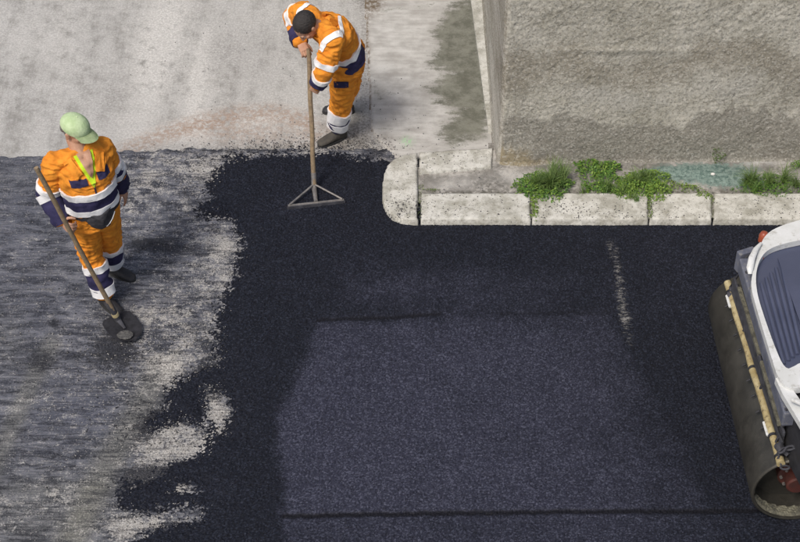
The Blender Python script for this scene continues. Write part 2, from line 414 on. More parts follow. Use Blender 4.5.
M['crumb'] = m_plain('asphalt_crumb', (.018, .018, .022), (.04, .04, .045), .6, scale=50)
M['pebble'] = m_plain('pale_pebble', (.62, .60, .56), (.36, .34, .31), .85, scale=9, worn=(.2, .19, .17), wf=.8)
M['bluewrap'] = m_plain('blue_plastic', (.10, .16, .38), (.20, .26, .48), .35, scale=30)
M['whitebit'] = m_plain('white_pebble', (.75, .74, .70), (.60, .58, .54), .8, scale=30)

# ================================================================== GROUND
FARX, FARY = 90.0, 90.0
# --- concrete street, the base sheet to the horizon
xs = axis_coords(-4.4, 4.4, .03, -FARX, FARX); ys = axis_coords(-3.4, 4.6, .03, -FARY, FARY)
X, Y = [a.ravel() for a in np.meshgrid(xs, ys)]
U, V = Q(X, Y, 0*X)
arc = line_d(U, V, [(125, 150), (160, 136), (200, 122), (240, 113), (275, 112), (305, 120)])
pink = sstep(14, 2, arc)*.75 + blobs(U, V, [(240, 132, 55, 12, .7), (320, 135, 30, 14, .45)])
pale = .75*sstep(12, 1, line_d(U, V, [(206, 35), (200, 65), (194, 100), (196, 128)])) + .5*sstep(30, 4, line_d(U, V, [(175, 0), (160, 50), (135, 120)])) + blobs(U, V, [(310, 110, 40, 22, .3), (150, 60, 22, 45, .8), (165, 25, 20, 30, .6), (200, 85, 18, 40, .7), (255, 120, 25, 9, 1.1), (180, 130, 30, 12, .6), (60, 30, 20, 70, .5), (195, 125, 10, 20, .7), (20, 40, 25, 20, .4)])
dirt = sstep(16, 0, np.abs(V-152+ (U-0)*-.005))*sstep(90, 150, U)*.55 + blobs(U, V, [(350, 135, 20, 20, .75), (115, 100, 22, 22, .35), (222, 48, 20, 16, .25), (385, 2, 25, 7, 1.2), (250, 60, 40, 30, .2), (365, 60, 6, 90, .5)])
z = .006*fbm(X*1.5, Y*1.5, 0, 3)
me = np_mesh('ground', np.stack([X, Y, z-.002], 1), grid_faces(len(xs), len(ys)), dict(pink=pink, pale=pale, dirt=dirt))
tag(link('ground', me, M['street']), kind='structure')

# --- milled old road surface (left)
xs = axis_coords(-4.4, .4, .02, -60, 3); ys = np.concatenate([-3.3-np.geomspace(.06, 6, 10)[::-1], np.arange(-3.3, 1.62, .02)])
X, Y = [a.ravel() for a in np.meshgrid(xs, ys)]
U, V = Q(X, Y, 0*X)
edge_v = np.interp(U, [-500, 0, 60, 130, 200, 270, 400], [158, 158, 157, 152, 149, 150, 150])
sd = (V-edge_v)+2.5*fbm(U*.1, V*.1, 0, 5)+1.5*fbm(U*.4, V*.4, 0, 8)
z = np.where(sd > 0, .007, .007-.03*sstep(0, 2.5, -sd)) + .005*fbm(X*3, Y*20, 0, 9)*sstep(0, 8, sd)+.006*fbm(X*2, Y*2, 0, 4)*0
zb = .006*fbm(X*1.5, Y*1.5, 0, 3); z = z+zb
lightL = [(240, 158, 50, 5, .55), (290, 152, 40, 4, .6), (150, 160, 30, 6, .5), (205, 172, 22, 14, .65), (152, 172, 10, 16, .6), (225, 240, 12, 26, .75), (190, 240, 40, 12, .4), (170, 205, 40, 20, .3), (205, 300, 22, 35, .5),
          (180, 350, 34, 26, .85), (160, 368, 24, 12, .7), (150, 320, 30, 20, .4), (217, 408, 14, 26, 1.5), (180, 443, 36, 20, 1.35), (150, 470, 16, 16, .7), (150, 525, 45, 6, 1.0),
          (124, 535, 12, 14, .9), (184, 488, 10, 4, 1.0), (135, 205, 10, 30, .4), (60, 500, 70, 25, .25), (30, 500, 60, 10, .25), (125, 330, 12, 20, .3), (30, 320, 30, 40, -.25), (20, 220, 26, 60, -.25)]
light = blobs(U, V, lightL)
film = .85*sstep(24, 4, line_d(U, V, [(160, 370), (138, 415), (105, 470), (70, 545)])) + .7*sstep(15, 3, line_d(U, V, [(52, 345), (36, 375), (8, 437), (-20, 500)]))+blobs(U, V, [(40, 520, 90, 40, .5), (60, 490, 60, 8, .4), (10, 340, 16, 30, .3), (15, 180, 30, 14, .2)])
light += .26*sstep(60, 150, U)+.20
light = light*(.80+.9*fbm(U*.035, V*.06, 0, 301, 4, .65))+.22*fbm(U*.03, V*.07, 0, 303, 4)
darkL = [(150, 245, 24, 7, .9), (185, 250, 30, 6, .6), (115, 352, 26, 20, .85), (40, 363, 20, 12, .75), (54, 325, 7, 5, .9), (190, 330, 12, 10, .4), (205, 345, 14, 8, .4),
         (215, 385, 24, 16, .8), (170, 415, 30, 8, .6), (145, 430, 14, 14, .7), (140, 480, 30, 14, .9), (190, 470, 40, 8, .7), (60, 390, 60, 4, .3), (60, 440, 80, 3, .45), (60, 458, 90, 3, .45), (240, 152, 70, 4, .35),
         (150, 156, 50, 5, .15), (15, 190, 30, 30, .15), (110, 285, 20, 22, .35), (120, 320, 22, 16, .35), (210, 365, 18, 12, .5)]
dark = blobs(U, V, darkL)*1.25+.35*sstep(3, 0, np.abs(V-edge_v-1.5))*(.7+.6*fbm(U*.08, V*0, 0, 91))
smooth = blobs(U, V, [(80, 410, 50, 30, 1.1), (20, 200, 35, 50, .7), (30, 300, 40, 40, .5), (150, 225, 30, 10, .5)])
keep = sd > -8
f = grid_faces(len(xs), len(ys), keep)
vv, ff, aa = compact(np.stack([X, Y, z], 1), f, dict(light=light, dark=dark, smooth=smooth, film=film))
tag(link('milled_road', np_mesh('milled_road', vv, ff, aa), M['milled']), kind='structure')

# --- driveway slab between the joint and the building
dr = [P(367, 150), P(366, 60), P(363, 0), P(358, -160), P(505, -160), P(488, 0), P(492, 150)]
x0, x1, y0, y1 = -.42, .95, 1.35, 6.5
xs = np.arange(x0, x1, .02); ys = np.arange(y0, y1, .02)
X, Y = [a.ravel() for a in np.meshgrid(xs, ys)]; U, V = Q(X, Y, 0*X)
dpoly = [(345, -420), (356, -160), (363, 0), (366, 60), (370, 132), (392, 157), (400, 165), (500, 165), (500, -420)]
sd = poly_sd(U, V, dpoly)+.8*fbm(U*.3, V*.3, 0, 2)
wpoly = [(340+a/3.19, b/3.19) for a, b in [(400, -300), (385, 0), (330, 60), (300, 110), (320, 150), (285, 205), (365, 240), (275, 290), (330, 330), (380, 370), (320, 430), (345, 462), (465, 440), (480, 350), (480, 0), (470, -300)]]
wet = .5+.5*np.clip(poly_sd(U, V, (wpoly))/12, -1, 1)
wet = wet*1.0 + blobs(U, V, [(378, 95, 12, 12, .42), (402, 8, 30, 5, .35), (385, 125, 12, 10, .2), (425, 115, 16, 12, .2), (450, 60, 10, 60, .1)])
dirt = .9*sstep(3.0, .8, np.abs(U-np.interp(V, [-200, 0, 60, 150], [356, 364.5, 367.5, 371])))+blobs(U, V, [(372, 4, 12, 12, 1.2), (368, 70, 3, 90, .4), (368, 150, 20, 14, .4)])
z = np.where(sd > 1.2, .018, -.03)+.003*fbm(X*2, Y*2, 0, 3)
f = grid_faces(len(xs), len(ys), sd > -3)
vv, ff, aa = compact(np.stack([X, Y, z], 1), f, dict(wet=wet, dirt=dirt, spray=blobs(U, V, [(407, 143, 5, 4, .9)])))
tag(link('driveway', np_mesh('driveway', vv, ff, aa), M['slab']), kind='structure')

# --- fresh asphalt mat
apoly = [(425, 186), (396, 168), (386, 164), (374, 159), (350, 153), (310, 150), (272, 151), (240, 156), (222, 163), (207, 180), (205, 195), (196, 209), (208, 217), (232, 226), (237, 245), (235, 262),
         (228, 282), (219, 305), (212, 331), (213, 350), (209, 362), (194, 369), (180, 378), (168, 390), (166, 404), (152, 416), (146, 428), (160, 430), (180, 424), (203, 428), (205, 442), (192, 456), (172, 460), (158, 470), (150, 478), (124, 482), (113, 492), (116, 512), (150, 514), (200, 508), (198, 518), (160, 530), (140, 538), (132, 560), (100, 640), (60, 900), (2600, 900), (1600, 186)]
xs = axis_coords(-2.6, 3.5, .0105, -3.5, 60); ys = np.concatenate([-2.85-np.geomspace(.04, 6, 12)[::-1], np.arange(-2.85, 1.55, .0105)])
X, Y = [a.ravel() for a in np.meshgrid(xs, ys)]; U, V = Q(X, Y, 0*X)
inf = (X < 3.6) & (Y > -3)
sd = poly_sd(U, V, apoly)
isl = poly_sd(U, V, [(208, 392), (224, 395), (229, 410), (221, 428), (208, 425), (204, 408)]); sd = np.minimum(sd, -isl+1.5)
isl2 = poly_sd(U, V, [(176, 485), (190, 484), (196, 489), (184, 492), (175, 490)]); sd = np.minimum(sd, -isl2+1)
sd = np.where(V > 542, np.maximum(sd, (U-120)), sd)
nearl = sstep(392, 372, U)
ragged = (13*fbm(U*.04, V*.09, 0, 31, 6, .7)+9*fbm(U*.16, V*.34, 0, 41, 5, .8)+4.5*rng.normal(size=U.shape)*sstep(22, 0, np.abs(sd)))*nearl*np.where(V < 175, .8, 1)
sde = sd+ragged
thick = .010*sstep(-1.5, 1, sde)+.024*sstep(0, 40, sde+ (1-nearl)*40)
grain = (.0022*rng.normal(size=X.shape))*inf
# compaction and other tone of the mat, seams
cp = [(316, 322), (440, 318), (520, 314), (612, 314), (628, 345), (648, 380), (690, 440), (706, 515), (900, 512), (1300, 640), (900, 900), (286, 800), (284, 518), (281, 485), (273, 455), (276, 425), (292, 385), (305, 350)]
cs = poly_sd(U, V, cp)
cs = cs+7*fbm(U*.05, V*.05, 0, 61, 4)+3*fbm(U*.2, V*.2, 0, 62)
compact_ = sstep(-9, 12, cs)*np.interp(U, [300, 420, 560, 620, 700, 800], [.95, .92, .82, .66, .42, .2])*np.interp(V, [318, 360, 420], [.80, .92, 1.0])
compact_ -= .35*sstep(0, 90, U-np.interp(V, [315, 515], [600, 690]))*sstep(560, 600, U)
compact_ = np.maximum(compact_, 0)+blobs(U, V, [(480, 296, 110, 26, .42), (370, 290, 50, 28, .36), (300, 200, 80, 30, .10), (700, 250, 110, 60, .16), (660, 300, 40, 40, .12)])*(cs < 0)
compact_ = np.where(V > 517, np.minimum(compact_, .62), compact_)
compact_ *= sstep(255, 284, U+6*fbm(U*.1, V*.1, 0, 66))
compact_ -= blobs(U, V, [(690, 400, 60, 70, .35), (560, 330, 60, 8, .2)])  # tone lowered left of the drum and along the patch's top edge
seam = np.zeros(U.shape)
for pts, wd, am in (([(284, 519), (400, 517), (560, 515), (720, 514), (1000, 508)], 1.9, .95), ([(318, 323), (380, 321), (440, 317)], 1.3, .8), ([(500, 317), (560, 316), (610, 316)], 1.3, .4), ([(600, 228), (610, 300)], 1.0, .15)):
    d = line_d(U, V+.6*vnoise(U*.15, 0*U, 0, 4), pts); seam += am*sstep(wd*2, wd*.5, d)
dust = .60*sstep(13, 0, line_d(U, V, [(611, 246), (616, 265), (621, 300), (629, 345)]))*(.92+.25*vnoise(U*.3, V*.5, 0, 6))+.12*sstep(4, 0, np.abs(U-609))*(V < 262) + blobs(U, V, [(215, 400, 10, 14, .3), (620, 310, 7, 30, .12), (632, 322, 22, 3, .25), (225, 250, 10, 10, .1)])
dust += (.30*sstep(9, -2, sde)+.25*sstep(26, 0, sd))*sstep(260, 240, U)
dust += .12*sstep(600, 640, U)*sstep(330, 300, V)
z = thick+grain-.007*np.clip(seam, 0, 1)-.012*sstep(-1, -4, sde)+.004*fbm(X*1.2, Y*1.2, 0, 3)
z = np.where(sde < -2, -.03, z)
f = grid_faces(len(xs), len(ys), sde > -3)
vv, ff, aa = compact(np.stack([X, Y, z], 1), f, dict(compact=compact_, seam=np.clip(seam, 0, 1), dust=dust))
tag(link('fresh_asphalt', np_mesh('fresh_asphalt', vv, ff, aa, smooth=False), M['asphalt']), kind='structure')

# ================================================================== SIDEWALK AND KERB STONES
KZ = .095
xs = np.concatenate([np.arange(.0, 3.8, .02), 3.8+np.geomspace(.05, 30, 8)]); ys = np.arange(.55, 1.52, .02)
X, Y = [a.ravel() for a in np.meshgrid(xs, ys)]; U, V = Q(X, Y, 0*X+.07)
z = .066+.010*fbm(X*5, Y*5, 0, 12)+.004*fbm(X*25, Y*25, 0, 13)
teal = blobs(U, V, [(700, 176, 45, 11, 1.0), (745, 182, 32, 8, .8), (660, 172, 24, 7, .6), (725, 168, 50, 6, .7)])
dirt = sstep(5, 0, np.abs(V-193))*.8+blobs(U, V, [(490, 184, 25, 7, .8), (600, 165, 100, 5, .5), (780, 168, 40, 5, .6), (440, 178, 20, 4, .3)])
pale = blobs(U, V, [(520, 178, 20, 8, .8), (630, 180, 14, 6, .8), (460, 183, 30, 8, .5), (760, 163, 16, 4, .9)])
f = grid_faces(len(xs), len(ys), poly_sd(U, V, [(417, 168), (488, 164), (490, 140), (3000, 100), (3000, 600), (417, 200)]) > 0)
sidewalk = tag(link('sidewalk', np_mesh('sidewalk', np.stack([X, Y, z], 1), f, dict(teal=teal, dirt=dirt, pale=pale)), M['walk']), kind='structure')

def kerb_stone(outline, top=KZ, seed=0, res=.02, label=None):
    """a cast stone: worn top, rounded arris, chipped edge"""
    pts = [(p.x, p.y) for p in outline]
    xa = [p[0] for p in pts]; ya = [p[1] for p in pts]
    gx = np.arange(min(xa)-.02, max(xa)+.02, res*.6); gy = np.arange(min(ya)-.02, max(ya)+.02, res*.6)
    X, Y = [a.ravel() for a in np.meshgrid(gx, gy)]
    s = poly_sd(X, Y, pts)+.004*fbm(X*14, Y*14, 0, seed)
    chip = np.clip(fbm(X*18, Y*30, 0, seed+5)-.25, 0, 1)*.03*sstep(.05, .0, s)
    r = .022
    zz = np.where(s > r, top, top-r+np.sqrt(np.clip(r*r-(r-np.clip(s, 0, r))**2, 0, None)))
    zz = zz-chip+.0035*fbm(X*9, Y*9, 0, seed+9)+.0016*fbm(X*60, Y*60, 0, seed+3)
    # below the arris the sides drop straight
    zz = np.where(s <= 0, -.02, zz)
    # pull the outside ring back to the outline so the sides are vertical
    f = grid_faces(len(gx), len(gy), s > 0)
    eps = 1e-3
    gxn = poly_sd(X+eps, Y, pts)-poly_sd(X-eps, Y, pts); gyn = poly_sd(X, Y+eps, pts)-poly_sd(X, Y-eps, pts)
    l = np.hypot(gxn, gyn)+1e-9; mv = np.where(s <= 0, -s+.001, 0)
    X2 = X+gxn/l*mv; Y2 = Y+gyn/l*mv
    dirt = blobs(X, Y, [(0, 0, 1, 1, 0)])+sstep(.02, 0, s)*.35
    vv, ff, aa = compact(np.stack([X2, Y2, zz], 1), f, dict(dirt=dirt))
    o = link('kerb_stone', np_mesh('kerb_stone', vv, ff, aa, smooth=True), M['kerb']); o.parent = sidewalk
    if label: o['label'] = label
    return o
K = lambda u, v: P(u, v, KZ)
corner = [K(418, 151.5), K(404, 153.5), K(394, 158), K(387, 165), K(383, 175), K(382, 186), K(382.5, 200), K(386, 209), K(393, 215.5), K(404, 219.5), K(418, 220)]
kerb_stone(corner, seed=3, label='large rounded corner kerb stone')
kerb_stone([K(418.9, 151.3), K(455, 149), K(494, 147), K(492, 167), K(455, 169.5), K(418.9, 172.5)], seed=8)
joints = [(420.6, 530.9), (532.0, 648.6), (649.6, 712.4), (713.4, 805.4), (806.4, 905.5), (906.5, 1010)]
for i, (a, b) in enumerate(joints):
    t = K(a, 192).y; lo = K(a, 219.5).y
    kerb_stone([Vector((K(a, 192).x, t, 0)), Vector((K(b, 192).x, t, 0)), Vector((K(b, 219.5).x, lo, 0)), Vector((K(a, 219.5).x, lo, 0))], seed=20+i)

# white ledge wedge beside the building flank
bm = bmesh.new()
prism(bm, [P(488.5, 130, .05), P(471, 0, .05), P(455, -110, .05), P(520, -110, .05), P(493, 0, .05), P(494, 132, .05)], -.02, .05)
me = None
o = build('concrete_ledge', bm, M['kerb'], bevel=.008)
tag(o, 'thin white concrete wedge between the driveway and the building flank', 'ledge')

# ================================================================== BUILDING
bx, by = P(498, 163, .07).x, P(498, 163, .07).y
bld = empty('building', (bx, by, 0), 'rough rendered building with stained grey and brown plaster at the street corner', 'building')
# outline path: flank (from the back) -> rounded corner -> front
path = []
for yy in np.concatenate([by+6-np.arange(0, 5, .5), by+1.0-np.arange(0, .94, .012)]): path.append((bx-.012*(yy-by), yy, -1, 0))
for a in np.linspace(0, 90, 8): path.append((bx+.05-.05*math.cos(R(a)), by+.05-.05*math.sin(R(a)), -math.cos(R(a)), -math.sin(R(a))))
for xx in np.concatenate([np.arange(bx+.06, 3.75, .0125), 3.75+np.geomspace(.05, 4, 8)]): path.append((xx, by+(xx-bx)*.016, 0, -1))
path = np.array(path); zs = np.concatenate([np.arange(0.0, 2.35, .0125), np.array([2.5, 3, 4, 5.0])])
I, Z = np.meshgrid(np.arange(len(path)), zs); I = I.ravel(); Z = Z.ravel()
px, py, nx, ny = path[I].T
s_ = np.cumsum(np.r_[0, np.hypot(*np.diff(path[:, :2], axis=0).T)])[I]
U, V = Q(px, py, Z)
ru = sstep(.9, 1.7, Z)
d = .012*fbm(s_*3, Z*3, 0, 50)+(.002+.003*ru)*fbm(s_*12, Z*12, 0, 51, 4, .7)+(.0015+.002*ru)*vnoise(s_*40, Z*40, 0, 55)+.0022*rng.normal(size=s_.shape)
d += .02*sstep(.30, .16, Z+.05*vnoise(s_*4, 0*s_, 0, 60))*sstep(560, 520, U)       # worn foot at the corner
d += .03*sstep(.10, .02, Z)
d *= np.where(ny < -.9, 1, .6)
lip = blobs(U, V, [(620, 50, 60, 3.0, .012)]) ; d = d+lip
U0, V0 = U, V; V = V+14*fbm(U*.012, 0*U, 0, 77, 3)+5*vnoise(U*.11, V*.01, 0, 71)+3*vnoise(U*.3, V*.02, 0, 72)+5*fbm(U*.05, V*.05, 0, 78); U = U+10*fbm(U*.03, V*.03, 0, 79)
VX = px+nx*d; VY = py+ny*d
front = ny < -.5
brown = sstep(34, 0, np.abs(V-np.interp(U, [480, 520, 560, 640, 700, 760, 800], [78, 66, 70, 70, 58, 62, 70])-4))*.85+blobs(U, V, [(515, 60, 14, 40, .6), (560, 55, 40, 14, .4), (780, 70, 40, 25, .4), (730, 60, 50, 12, .3)])
grey = sstep(112, 126, V+5*vnoise(U*.06, V*0, 0, 3))*.95+blobs(U, V, [(520, 95, 20, 40, .5), (790, 100, 20, 60, .5), (660, 100, 30, 10, .2)])
pale = blobs(U, V, [(600, 98, 70, 16, .85), (640, 95, 50, 14, .4), (740, 100, 30, 20, .9), (700, 95, 24, 12, .5), (760, 85, 25, 14, .5), (757, 153, 12, 4, .9), (650, 157, 20, 3, .4)])-.15
foot = blobs(U, V, [(512, 152, 22, 10, .9), (535, 160, 30, 5, .6), (502, 90, 5, 80, .35), (610, 98, 60, 8, .2)])
f = grid_faces(len(path), len(zs))
me = np_mesh('wall', np.stack([VX, VY, Z], 1), f, dict(brown=brown, grey=grey, pale=pale, foot=foot, flank=np.where(nx < -.5, .75, 0)+.9*sstep(.12, .0, s_-s_[np.argmin(np.abs(px-bx-.05)+np.abs(py-by))])*sstep(-.05, .0, s_-s_[np.argmin(np.abs(px-bx-.05)+np.abs(py-by))])*0))
place(me, 'wall', M['wall'], bld)
bm = bmesh.new(); box(bm, (bx-.25, by-.2, 5.0), (8.2, by+6.2, 5.18)); build('roof', bm, M['kerb'], bld, bevel=.01)

# ================================================================== LOOSE STONES (countless crumbs and chips)
def scatter_stones(name, pts, sizes, mat, zfn, label, seed=0):
    r2 = np.random.default_rng(seed)
    base = np.array([(1, 0, -.3), (-.5, .87, -.3), (-.5, -.87, -.3), (0, 0, 1), (.3, .5, .7), (.6, -.6, .4)]) 
    tri = np.array([(0, 1, 4), (0, 4, 3), (0, 3, 5), (1, 2, 3), (1, 3, 4), (2, 0, 5), (2, 5, 3), (0, 2, 1)])
    n = len(pts); a = r2.uniform(0, 6.28, n); ca, sa = np.cos(a), np.sin(a)
    v = base[None]*(1+.35*r2.normal(size=(n, 6, 3)))*sizes[:, None, None]
    v[..., 2] *= .7
    x = v[..., 0]*ca[:, None]-v[..., 1]*sa[:, None]; y = v[..., 0]*sa[:, None]+v[..., 1]*ca[:, None]
    P_ = np.stack([x+pts[:, 0:1], y+pts[:, 1:2], v[..., 2]+zfn(pts)[:, None]], -1).reshape(-1, 3)
    F = (tri[None]+6*np.arange(n)[:, None, None]).reshape(-1, 3)
    o = link(name, np_mesh(name, P_, F, smooth=False), mat); tag(o, label, 'stones', kind='stuff'); return o
def cluster(spec, seed=1):
    r2 = np.random.default_rng(seed); out = []
    for (u, v, su, sv, n) in spec:
        for a, b in zip(r2.normal(u, su, n), r2.normal(v, sv, n)): out.append((a, b))
    return out
# dark crumbs along the mat's upper edge and on the concrete
sp = cluster([(330, 145, 32, 6, 420), (372, 152, 12, 7, 260), (300, 147, 30, 5, 300), (230, 151, 34, 4, 220), (260, 145, 30, 6, 130), (400, 150, 14, 5, 50), (362, 110, 6, 22, 60), (340, 125, 24, 14, 70), (410, 120, 30, 20, 20), (240, 70, 60, 40, 60)], 3)
pp = np.array([P(u, v)[:2] for u, v in sp if v > 5 and not (u > 383 and v > 152)])
scatter_stones('asphalt_crumbs', pp, rng.uniform(.002, .0065, len(pp)), M['crumb'], lambda p: np.where(p[:, 0] > -.28, .022, .006), 'small black asphalt crumbs spilled over the pale concrete above the mat edge', 5)
sp = cluster([(398, 200, 10, 12, 170), (405, 208, 9, 7, 110), (440, 160, 40, 7, 90), (450, 205, 40, 8, 170), (590, 210, 40, 6, 200), (760, 205, 50, 10, 160), (560, 205, 20, 8, 50), (640, 215, 20, 2, 40), (700, 205, 40, 8, 50), (760, 214, 8, 3, 25), (610, 217, 60, 1.5, 80), (455, 160, 25, 6, 25)], 4)
pp = np.array([P(u, v, KZ)[:2] for u, v in sp if v < 218 and u > 386])
scatter_stones('kerb_crumbs', pp, rng.uniform(.003, .0085, len(pp)), M['crumb'], lambda p: 0*p[:, 0]+KZ-.001, 'tiny black asphalt crumbs sprinkled on the kerb stones', 6)
# pale chips on the milled surface
sp = cluster([(180, 350, 32, 26, 500), (215, 400, 10, 28, 220), (185, 442, 28, 16, 420), (225, 245, 10, 22, 260), (205, 175, 26, 12, 320), (160, 525, 40, 8, 180), (120, 440, 50, 60, 420), (60, 500, 50, 30, 260), (90, 360, 60, 60, 400), (190, 290, 26, 30, 260), (160, 200, 30, 25, 260), (30, 250, 30, 60, 160)], 9)
pp = np.array([P(u, v)[:2] for u, v in sp if v > 160])
scatter_stones('pale_chips', pp, rng.uniform(.0018, .0048, len(pp)), M['pebble'], lambda p: 0*p[:, 0]+.012, 'pale stone chips strewn over the milled road beside the fresh mat', 7)
sp = cluster([(150, 245, 30, 12, 260), (115, 355, 30, 16, 260), (215, 360, 20, 40, 300), (140, 430, 25, 20, 260), (140, 500, 40, 20, 260), (195, 200, 16, 26, 260), (60, 330, 40, 30, 160), (200, 160, 50, 5, 200)], 12)
pp = np.array([P(u, v)[:2] for u, v in sp if v > 158])
scatter_stones('dark_crumbs', pp, rng.uniform(.003, .008, len(pp)), M['crumb'], lambda p: 0*p[:, 0]+.012, 'black asphalt crumbs thrown over the milled road left of the fresh mat', 8)
# individual bits of litter
bm = bmesh.new(); ball(bm, P(767, 180, .10), (.022, .018, .016), 2); tag(build('pebble', bm, M['whitebit'], smooth=True), 'round white pebble lying in the right grass tuft', 'pebble')
bm = bmesh.new(); ball(bm, P(713, 174, .08), (.02, .014, .012), 2); tag(build('pebble', bm, M['whitebit'], smooth=True), 'white pebble on the teal stain below the wall', 'pebble')
bm = bmesh.new()
g = [[bm.verts.new(P(622+i*2.2+j*.8, 184-i*2.2+j*2, .10)+Vector((0, 0, .012*math.sin(i*2.1+j*1.3)))) for j in range(4)] for i in range(4)]
for i in range(3):
    for j in range(3): bm.faces.new((g[i][j], g[i+1][j], g[i+1][j+1], g[i][j+1]))
bmesh.ops.solidify(bm, geom=bm.faces[:], thickness=.002)
tag(build('plastic_wrapper', bm, M['bluewrap']), 'crumpled blue plastic wrapper beside the big green weed', 'litter')

# ================================================================== PLANTS
def grass_tuft(name, c, rad, n, hgt, label, mat='grass', seed=0, droop=1.0, group=None):
    """an untidy tuft: several crowns, blades of unequal length mostly arching, a few dry"""
    r = random.Random(seed); bm = bmesh.new()
    crowns = [(r.gauss(0, rad*.30), r.gauss(0, rad*.16), r.uniform(.45, 1.0), r.uniform(0, 6.28)) for _ in range(9)]
    for i in range(n):
        cx, cy, cs, ca = r.choice(crowns)
        a = ca+r.gauss(0, 1.3); b = Vector((c.x+cx+r.gauss(0, .012), c.y+cy+r.gauss(0, .010), c.z))
        L = hgt*cs*r.uniform(.25, 1.1); lean = r.uniform(.2, 1.7)*droop
        d = Vector((math.cos(a), math.sin(a), 0)); w_ = r.uniform(.0016, .0042); tw = r.uniform(-.9, .9)
        prev = None; p = b.copy(); wobble = r.uniform(-.5, .5)
        for k in range(6):
            t = k/5; ang = lean*t**1.2*1.3
            if k: p = p+(d*math.sin(ang)+Vector((0, 0, math.cos(ang))))*L/5+Vector((-d.y, d.x, 0))*wobble*L*.06*t
            q = Vector((p.x, p.y, max(p.z, c.z+.004+.003*r.random()))); ww = w_*(1-t)**.6
            side = (Vector((-d.y, d.x, 0))*math.cos(tw)+Vector((0, 0, 1))*math.sin(tw)*.6)
            cur = (bm.verts.new(q-side*ww), bm.verts.new(q+side*ww))
            if prev:
                f_ = bm.faces.new((prev[0], prev[1], cur[1], cur[0])); f_.material_index = 0 if cs > .62 or r.random() < .5 else 1
            prev = cur
        if r.random() < .05:
            for f_ in bm.faces[-5:] if False else []: f_.material_index = 2
    # small broad leaves at the foot of the tuft
    for i in range(n//3):
        cx, cy, cs, ca = r.choice(crowns); p = Vector((c.x+cx+r.gauss(0, rad*.16), c.y+cy+r.gauss(0, rad*.10), c.z+r.uniform(.005, .035)))
        a = r.uniform(0, 6.28); d = Vector((math.cos(a), math.sin(a), r.uniform(-.1, .6))).normalized(); s_, u_ = frame(d); L = r.uniform(.008, .018)
        f_ = bm.faces.new([bm.verts.new(p), bm.verts.new(p+d*L*.5+s_*L*.3), bm.verts.new(p+d*L), bm.verts.new(p+d*L*.5-s_*L*.3)]); f_.material_index = 1
    me = bpy.data.meshes.new(name); bm.to_mesh(me); bm.free()
    o = bpy.data.objects.new(name, me); COL.objects.link(o)
    for m_ in (mat, 'leaf', 'straw'): me.materials.append(M[m_])
    return tag(o, label, 'weed', group)
def leafy(name, spots, n, leaf, label, seed=0, mats=('leaf', 'leaf2'), hgt=.07, group=None):
    """spots: list of (u, v, ru, rv, z) leafy cushions of one plant"""
    r = random.Random(seed); bm = bmesh.new(); tot = sum(s[2]*s[3] for s in spots)
    for (u, v, ru, rv, z0) in spots:
        for i in range(int(n*ru*rv/tot)):
            a = r.uniform(0, 6.28); q = math.sqrt(r.random())*(1+.25*math.sin(a*3+seed)+.15*math.sin(a*7))
            p = P(u+ru*q*math.cos(a), v+rv*q*math.sin(a), z0); h = hgt*max(0, 1-q*q*.8)*r.uniform(.2, 1.1)
            p.z += h
            d = Vector((math.cos(a)+r.uniform(-.8, .8), math.sin(a)+r.uniform(-.8, .8), r.uniform(-.1, .8))).normalized()
            s_, up = frame(d); L = leaf*r.uniform(.6, 1.7); w_ = L*r.uniform(.14, .34)
            v0 = bm.verts.new(p); v1 = bm.verts.new(p+d*L*.5+s_*w_); v2 = bm.verts.new(p+d*L+Vector((0, 0, -.15*L))); v3 = bm.verts.new(p+d*L*.5-s_*w_); vc = bm.verts.new(p+d*L*.5-up*w_*.25)
            fs = [bm.faces.new(t) for t in ((v0, v1, vc), (v1, v2, vc), (v2, v3, vc), (v3, v0, vc))]
            mi = 1 if r.random() < .35 else 0
            for f_ in fs: f_.material_index = mi
            if i % 6 == 0:   # stem to the ground
                q0 = Vector((p.x+r.uniform(-.02, .02), p.y+r.uniform(-.02, .02), z0-.01)); sw = Vector((.0015, 0, 0))
                bm.faces.new((bm.verts.new(q0-sw), bm.verts.new(q0+sw), bm.verts.new(p+sw), bm.verts.new(p-sw)))
    me = bpy.data.meshes.new(name); bm.to_mesh(me); bm.free()
    o = bpy.data.objects.new(name, me); COL.objects.link(o)
    for m_ in mats: me.materials.append(M[m_])
    return tag(o, label, 'weed', group)
grass_tuft('grass_tuft', P(549, 188, .09), .28, 1100, .27, 'spiky long bladed grass tuft nearest the corner kerb stone', seed=1)
leafy('leafy_weed', [(592, 170, 17, 11, .08), (606, 179, 11, 8, .08), (598, 189, 16, 6, .08), (611, 168, 8, 6, .08)], 1500, .020, 'bushy dark green leafy weed against the foot of the wall', 2)
leafy('leafy_weed', [(640, 188, 22, 11, .085), (657, 192, 13, 10, .09), (624, 194, 13, 7, .085), (648, 178, 20, 7, .08), (630, 185, 12, 10, .08)], 2400, .018, 'largest bright green creeping weed spreading over the kerb edge', 3, mats=('leaf2', 'leaf'))
leafy('leafy_weed', [(524, 186, 10, 7, .085), (532, 192, 13, 7, .09), (537, 181, 12, 9, .08), (548, 197, 16, 6, .09), (560, 186, 13, 7, .085)], 1300, .020, 'small broad leaved weed left of the spiky grass tuft', 4)
leafy('joint_weed', [(534.5, 203, 3.2, 7, .085), (535, 214, 3, 6, .085), (535, 209, 3, 4, .085)], 330, .013, 'green growth filling the kerb joint below the spiky grass tuft', 5, mats=('leaf2', 'moss'), hgt=.03)
leafy('joint_weed', [(649.5, 205, 2.4, 6, .09), (650.5, 214, 1.8, 6, .09)], 160, .010, 'mossy strand in the kerb joint below the largest creeping weed', 6, mats=('moss', 'leaf2'), hgt=.02)
